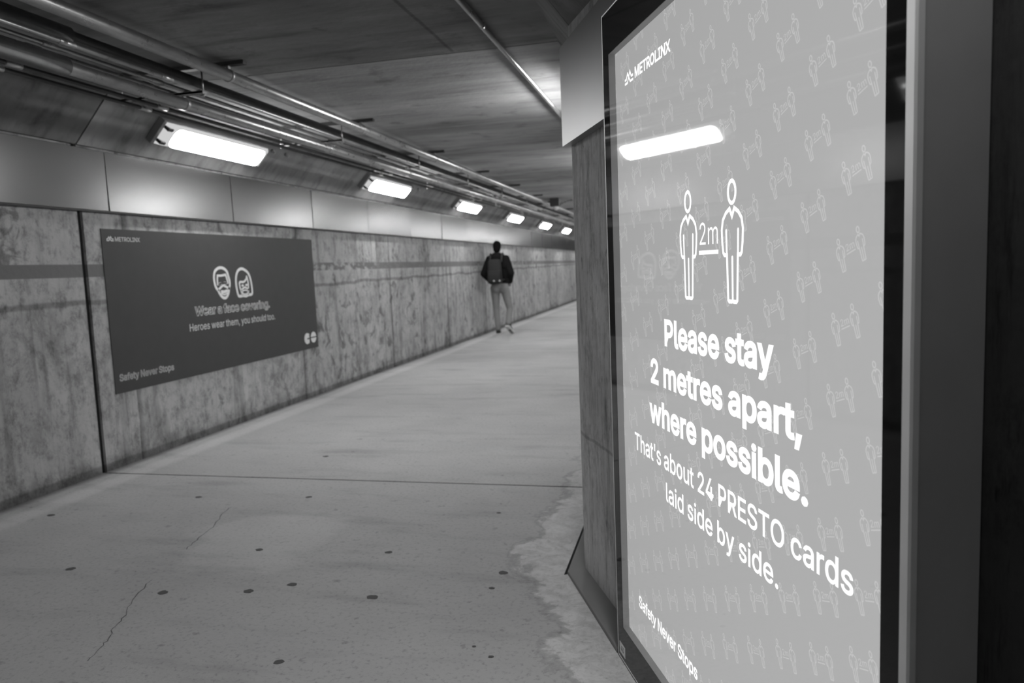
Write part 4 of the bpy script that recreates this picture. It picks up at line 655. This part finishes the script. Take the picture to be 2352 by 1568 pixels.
from_bm('pair_pattern', bm, M_PATT, LB)
# number sticker on the lower left of the border
bm = new(); box(bm, (0.020, 0.0004, 0.024), (0.074, 0.0009, 0.0605)); st = from_bm('number_sticker', bm, M_STICK, LB); st['label'] = 'small white number sticker'
text('sticker_number', '43', 0.034, 0.060, 0.034, 0.018, 0.0002, M_INK, st, 0.01)

# ------------------------------------------------------------------ person walking away, with a backpack
def usphere(bm, c, r, seg=14, rings=9):
    top = bm.verts.new((c[0], c[1], c[2] + r[2])); bot = bm.verts.new((c[0], c[1], c[2] - r[2])); rows = []
    for i in range(1, rings):
        ph = math.pi * i / rings
        rows.append([bm.verts.new((c[0] + r[0] * math.sin(ph) * math.cos(2 * math.pi * j / seg), c[1] + r[1] * math.sin(ph) * math.sin(2 * math.pi * j / seg), c[2] + r[2] * math.cos(ph))) for j in range(seg)])
    for j in range(seg):
        k = (j + 1) % seg; bm.faces.new((top, rows[0][j], rows[0][k])); bm.faces.new((bot, rows[-1][k], rows[-1][j]))
        for i in range(len(rows) - 1): bm.faces.new((rows[i][j], rows[i + 1][j], rows[i + 1][k], rows[i][k]))
def capsule(bm, a, b, ra, rb=None, flat=1.0):
    rb = ra if rb is None else rb
    a = Vector(a); b = Vector(b); n = max(2, int((b - a).length / (min(ra, rb) * 0.6)) + 1)
    for i in range(n + 1):
        t = i / n; r = ra + (rb - ra) * t; usphere(bm, a.lerp(b, t), (r, r * flat, r))
def ell(bm, c, r): usphere(bm, c, r, 20, 14)
def fused(name, bm, m, parent, voxel=0.012, smooth_it=4):
    me = bpy.data.meshes.new(name); bm.to_mesh(me); bm.free()
    o = bpy.data.objects.new(name, me); COL.objects.link(o)
    r = o.modifiers.new('r', 'REMESH'); r.mode = 'VOXEL'; r.voxel_size = voxel
    s = o.modifiers.new('s', 'SMOOTH'); s.iterations = smooth_it; s.factor = 0.5
    dg = bpy.context.evaluated_depsgraph_get(); me2 = bpy.data.meshes.new_from_object(o.evaluated_get(dg))
    bpy.data.objects.remove(o); me2.name = name
    for p in me2.polygons: p.use_smooth = True
    return link(name, me2, m, parent)
PL = (-3.555, 13.93, 0.0); PRZ = math.radians(4)
per = thing('person', 'person walking away in a dark hooded jacket and pale trousers, hands in pockets', 'person', PL, PRZ)
ANK_L, ANK_R = (-.05, -.03, .085), (.165, -.14, .20)
KN_L, KN_R = (-.085, .03, .50), (.185, .02, .50)
HP_L, HP_R = (-.085, 0, .90), (.095, 0, .90)
SH_L, SH_R = (-.175, .01, 1.455), (.150, .01, 1.455)
EL_L, EL_R = (-.29, -.05, 1.185), (.25, -.06, 1.185)
WR_L, WR_R = (-.165, .07, 1.03), (.195, .09, 1.03)
bm = new()
ell(bm, (-.015, .005, 1.69), (.074, .092, .108)); ell(bm, (-.015, .035, 1.635), (.058, .068, .07))       # skull, jaw
ell(bm, (-.015, .103, 1.672), (.013, .018, .022)); capsule(bm, (-.015, .092, 1.70), (-.015, .106, 1.672), .009, .012)   # nose
for sx in (-1, 1):
    ell(bm, (-.015 + sx * .076, .0, 1.68), (.010, .022, .033)); ell(bm, (-.015 + sx * .03, .082, 1.695), (.015, .012, .010))     # ears, eyes
ell(bm, (-.015, .094, 1.632), (.026, .012, .008)); ell(bm, (-.015, .085, 1.595), (.02, .016, .014))      # mouth, chin
capsule(bm, (-.015, -.005, 1.46), (-.015, 0, 1.62), .058, .054)
ell(bm, (-.01, 0, 1.33), (.165, .105, .16)); ell(bm, (0, 0, 1.12), (.14, .095, .18)); ell(bm, (.005, 0, .95), (.155, .105, .11))
for a, b, c in ((SH_L, EL_L, WR_L), (SH_R, EL_R, WR_R)):
    capsule(bm, a, b, .052, .042); capsule(bm, b, c, .042, .028)
    hv = Vector(c); di = Vector((0.02 if c[0] < 0 else -0.02, .06, -.06)).normalized()
    capsule(bm, hv, hv + di * .07, .03, .034, .6)
    for k in range(4): capsule(bm, hv + di * .08 + Vector(((k - 1.5) * .018, 0, 0)), hv + di * (.15 - abs(k - 1.3) * .012) + Vector(((k - 1.5) * .02, .004, -.01)), .009, .007)
    capsule(bm, hv + di * .03 + Vector((.03 if c[0] < 0 else -.03, 0, 0)), hv + di * .09 + Vector((.05 if c[0] < 0 else -.05, 0, 0)), .010, .008)
for h, k, a in ((HP_L, KN_L, ANK_L), (HP_R, KN_R, ANK_R)):
    capsule(bm, h, k, .078, .05); capsule(bm, k, a, .048, .032)
capsule(bm, ANK_L, (-.05, .11, .04), .034, .026); capsule(bm, (.165, -.14, .19), (.19, -.03, .055), .034, .024)
fused('body', bm, M_SKIN, per, 0.010, 3)
# hair
bm = new(); ell(bm, (-.015, -.008, 1.708), (.084, .098, .104)); ell(bm, (-.015, -.045, 1.655), (.072, .06, .075))
o = fused('hair', bm, M_HAIR, per, 0.010, 2)
# jacket with hood
bm = new()
ell(bm, (-.015, -.01, 1.36), (.205, .135, .17)); ell(bm, (-.005, -.01, 1.15), (.185, .125, .2)); ell(bm, (.005, 0, 1.035), (.185, .13, .09))
capsule(bm, (-.13, 0, 1.475), (.11, 0, 1.475), .062, .062)
for a, b, c in ((SH_L, EL_L, WR_L), (SH_R, EL_R, WR_R)):
    capsule(bm, a, b, .078, .066); capsule(bm, b, c, .066, .058)
ell(bm, (-.02, -.06, 1.495), (.125, .085, .07)); ell(bm, (-.02, -.025, 1.54), (.10, .09, .052))
fused('hooded_jacket', bm, M_JACKET, per, 0.012, 4)
# trousers
bm = new()
ell(bm, (.005, -.01, .93), (.172, .125, .12)); ell(bm, (-.06, -.05, .90), (.09, .09, .10)); ell(bm, (.08, -.05, .90), (.09, .09, .10))
for h, k, a in ((HP_L, KN_L, ANK_L), (HP_R, KN_R, ANK_R)):
    capsule(bm, h, k, .096, .067); capsule(bm, k, Vector(a) + Vector((0, 0, .03)), .066, .054)
fused('trousers', bm, M_JEANS, per, 0.012, 4)
def shoe(heel, toe, up, nm='shoe'):
    heel = Vector(heel); toe = Vector(toe); up = Vector(up).normalized()
    bm = new(); d = (toe - heel).normalized()
    capsule(bm, heel + up * .05, heel + d * .12 + up * .035, .046, .042); capsule(bm, heel + d * .10 + up * .03, toe + up * .022 - d * .03, .042, .03); capsule(bm, heel + up * .07 + d * .02, heel + up * .09 + d * .03, .044, .046)
    s = fused(nm, bm, M_SHOE, per, 0.008, 2)
    side = d.cross(up).normalized(); bm = new()
    pts = [(-.05, -.035), (-.05, .035), (.0, .045), (.12, .042), (.20, .048), (.25, .02), (.25, -.02), (.20, -.045), (.12, -.038), (.0, -.042)]
    lo = [bm.verts.new(heel + d * a + side * b - up * .004) for a, b in pts]; hi = [bm.verts.new(heel + d * a + side * b + up * .024) for a, b in pts]
    bm.faces.new(lo); bm.faces.new(hi)
    for i in range(len(pts)): bm.faces.new((lo[i], lo[(i + 1) % len(pts)], hi[(i + 1) % len(pts)], hi[i]))
    bmesh.ops.recalc_face_normals(bm, faces=bm.faces); from_bm('sole', bm, M_SOLE, s)
shoe((-.05, -.05, .005), (-.06, .20, .005), (0, 0, 1)); shoe((.160, -.165, .145), (.215, .03, .012), (.1, .62, .75))
# backpack
bp = thing('backpack', 'charcoal backpack worn by the walking person', 'backpack', PL, PRZ)
bm = new(); box(bm, (-.185, -.30, 0.99), (.105, -.15, 1.46), 0.055)
for v in bm.verts:
    t = (v.co.z - 0.99) / 0.47; k = 1.0 - 0.38 * max(0, t - 0.35) ** 1.3; v.co.x = -.04 + (v.co.x + .04) * k; v.co.y = -.15 + (v.co.y + .15) * (1.0 - 0.35 * t)
from_bm('main_bag', bm, M_PACK, bp, True)
bm = new(); box(bm, (-.155, -.33, 1.02), (.075, -.29, 1.22), 0.018); from_bm('front_pocket', bm, M_PACK, bp, True)
bm = new(); box(bm, (-.165, -.306, 1.232), (.085, -.302, 1.244)); from_bm('zip', bm, M_DEVICE, bp)
for xx in (-.055, .055):
    bm = new(); box(bm, (xx, -.335, 1.035), (xx + .03, -.3302, 1.062)); from_bm('reflector', bm, M_TAG, bp)
for xx in (-.13, .085):
    bm = new(); path_tube(bm, smooth_loop([Vector((xx, -.16, 1.40)), Vector((xx * 1.05, -.10, 1.54)), Vector((xx * 1.08, .03, 1.56)), Vector((xx * 1.15, .14, 1.44)), Vector((xx * 1.2, .145, 1.2)), Vector((xx * 1.5, .02, 1.08)), Vector((xx * 1.2, -.14, 1.06))], False, 4), .016); from_bm('strap', bm, M_DEVICE, bp, True)
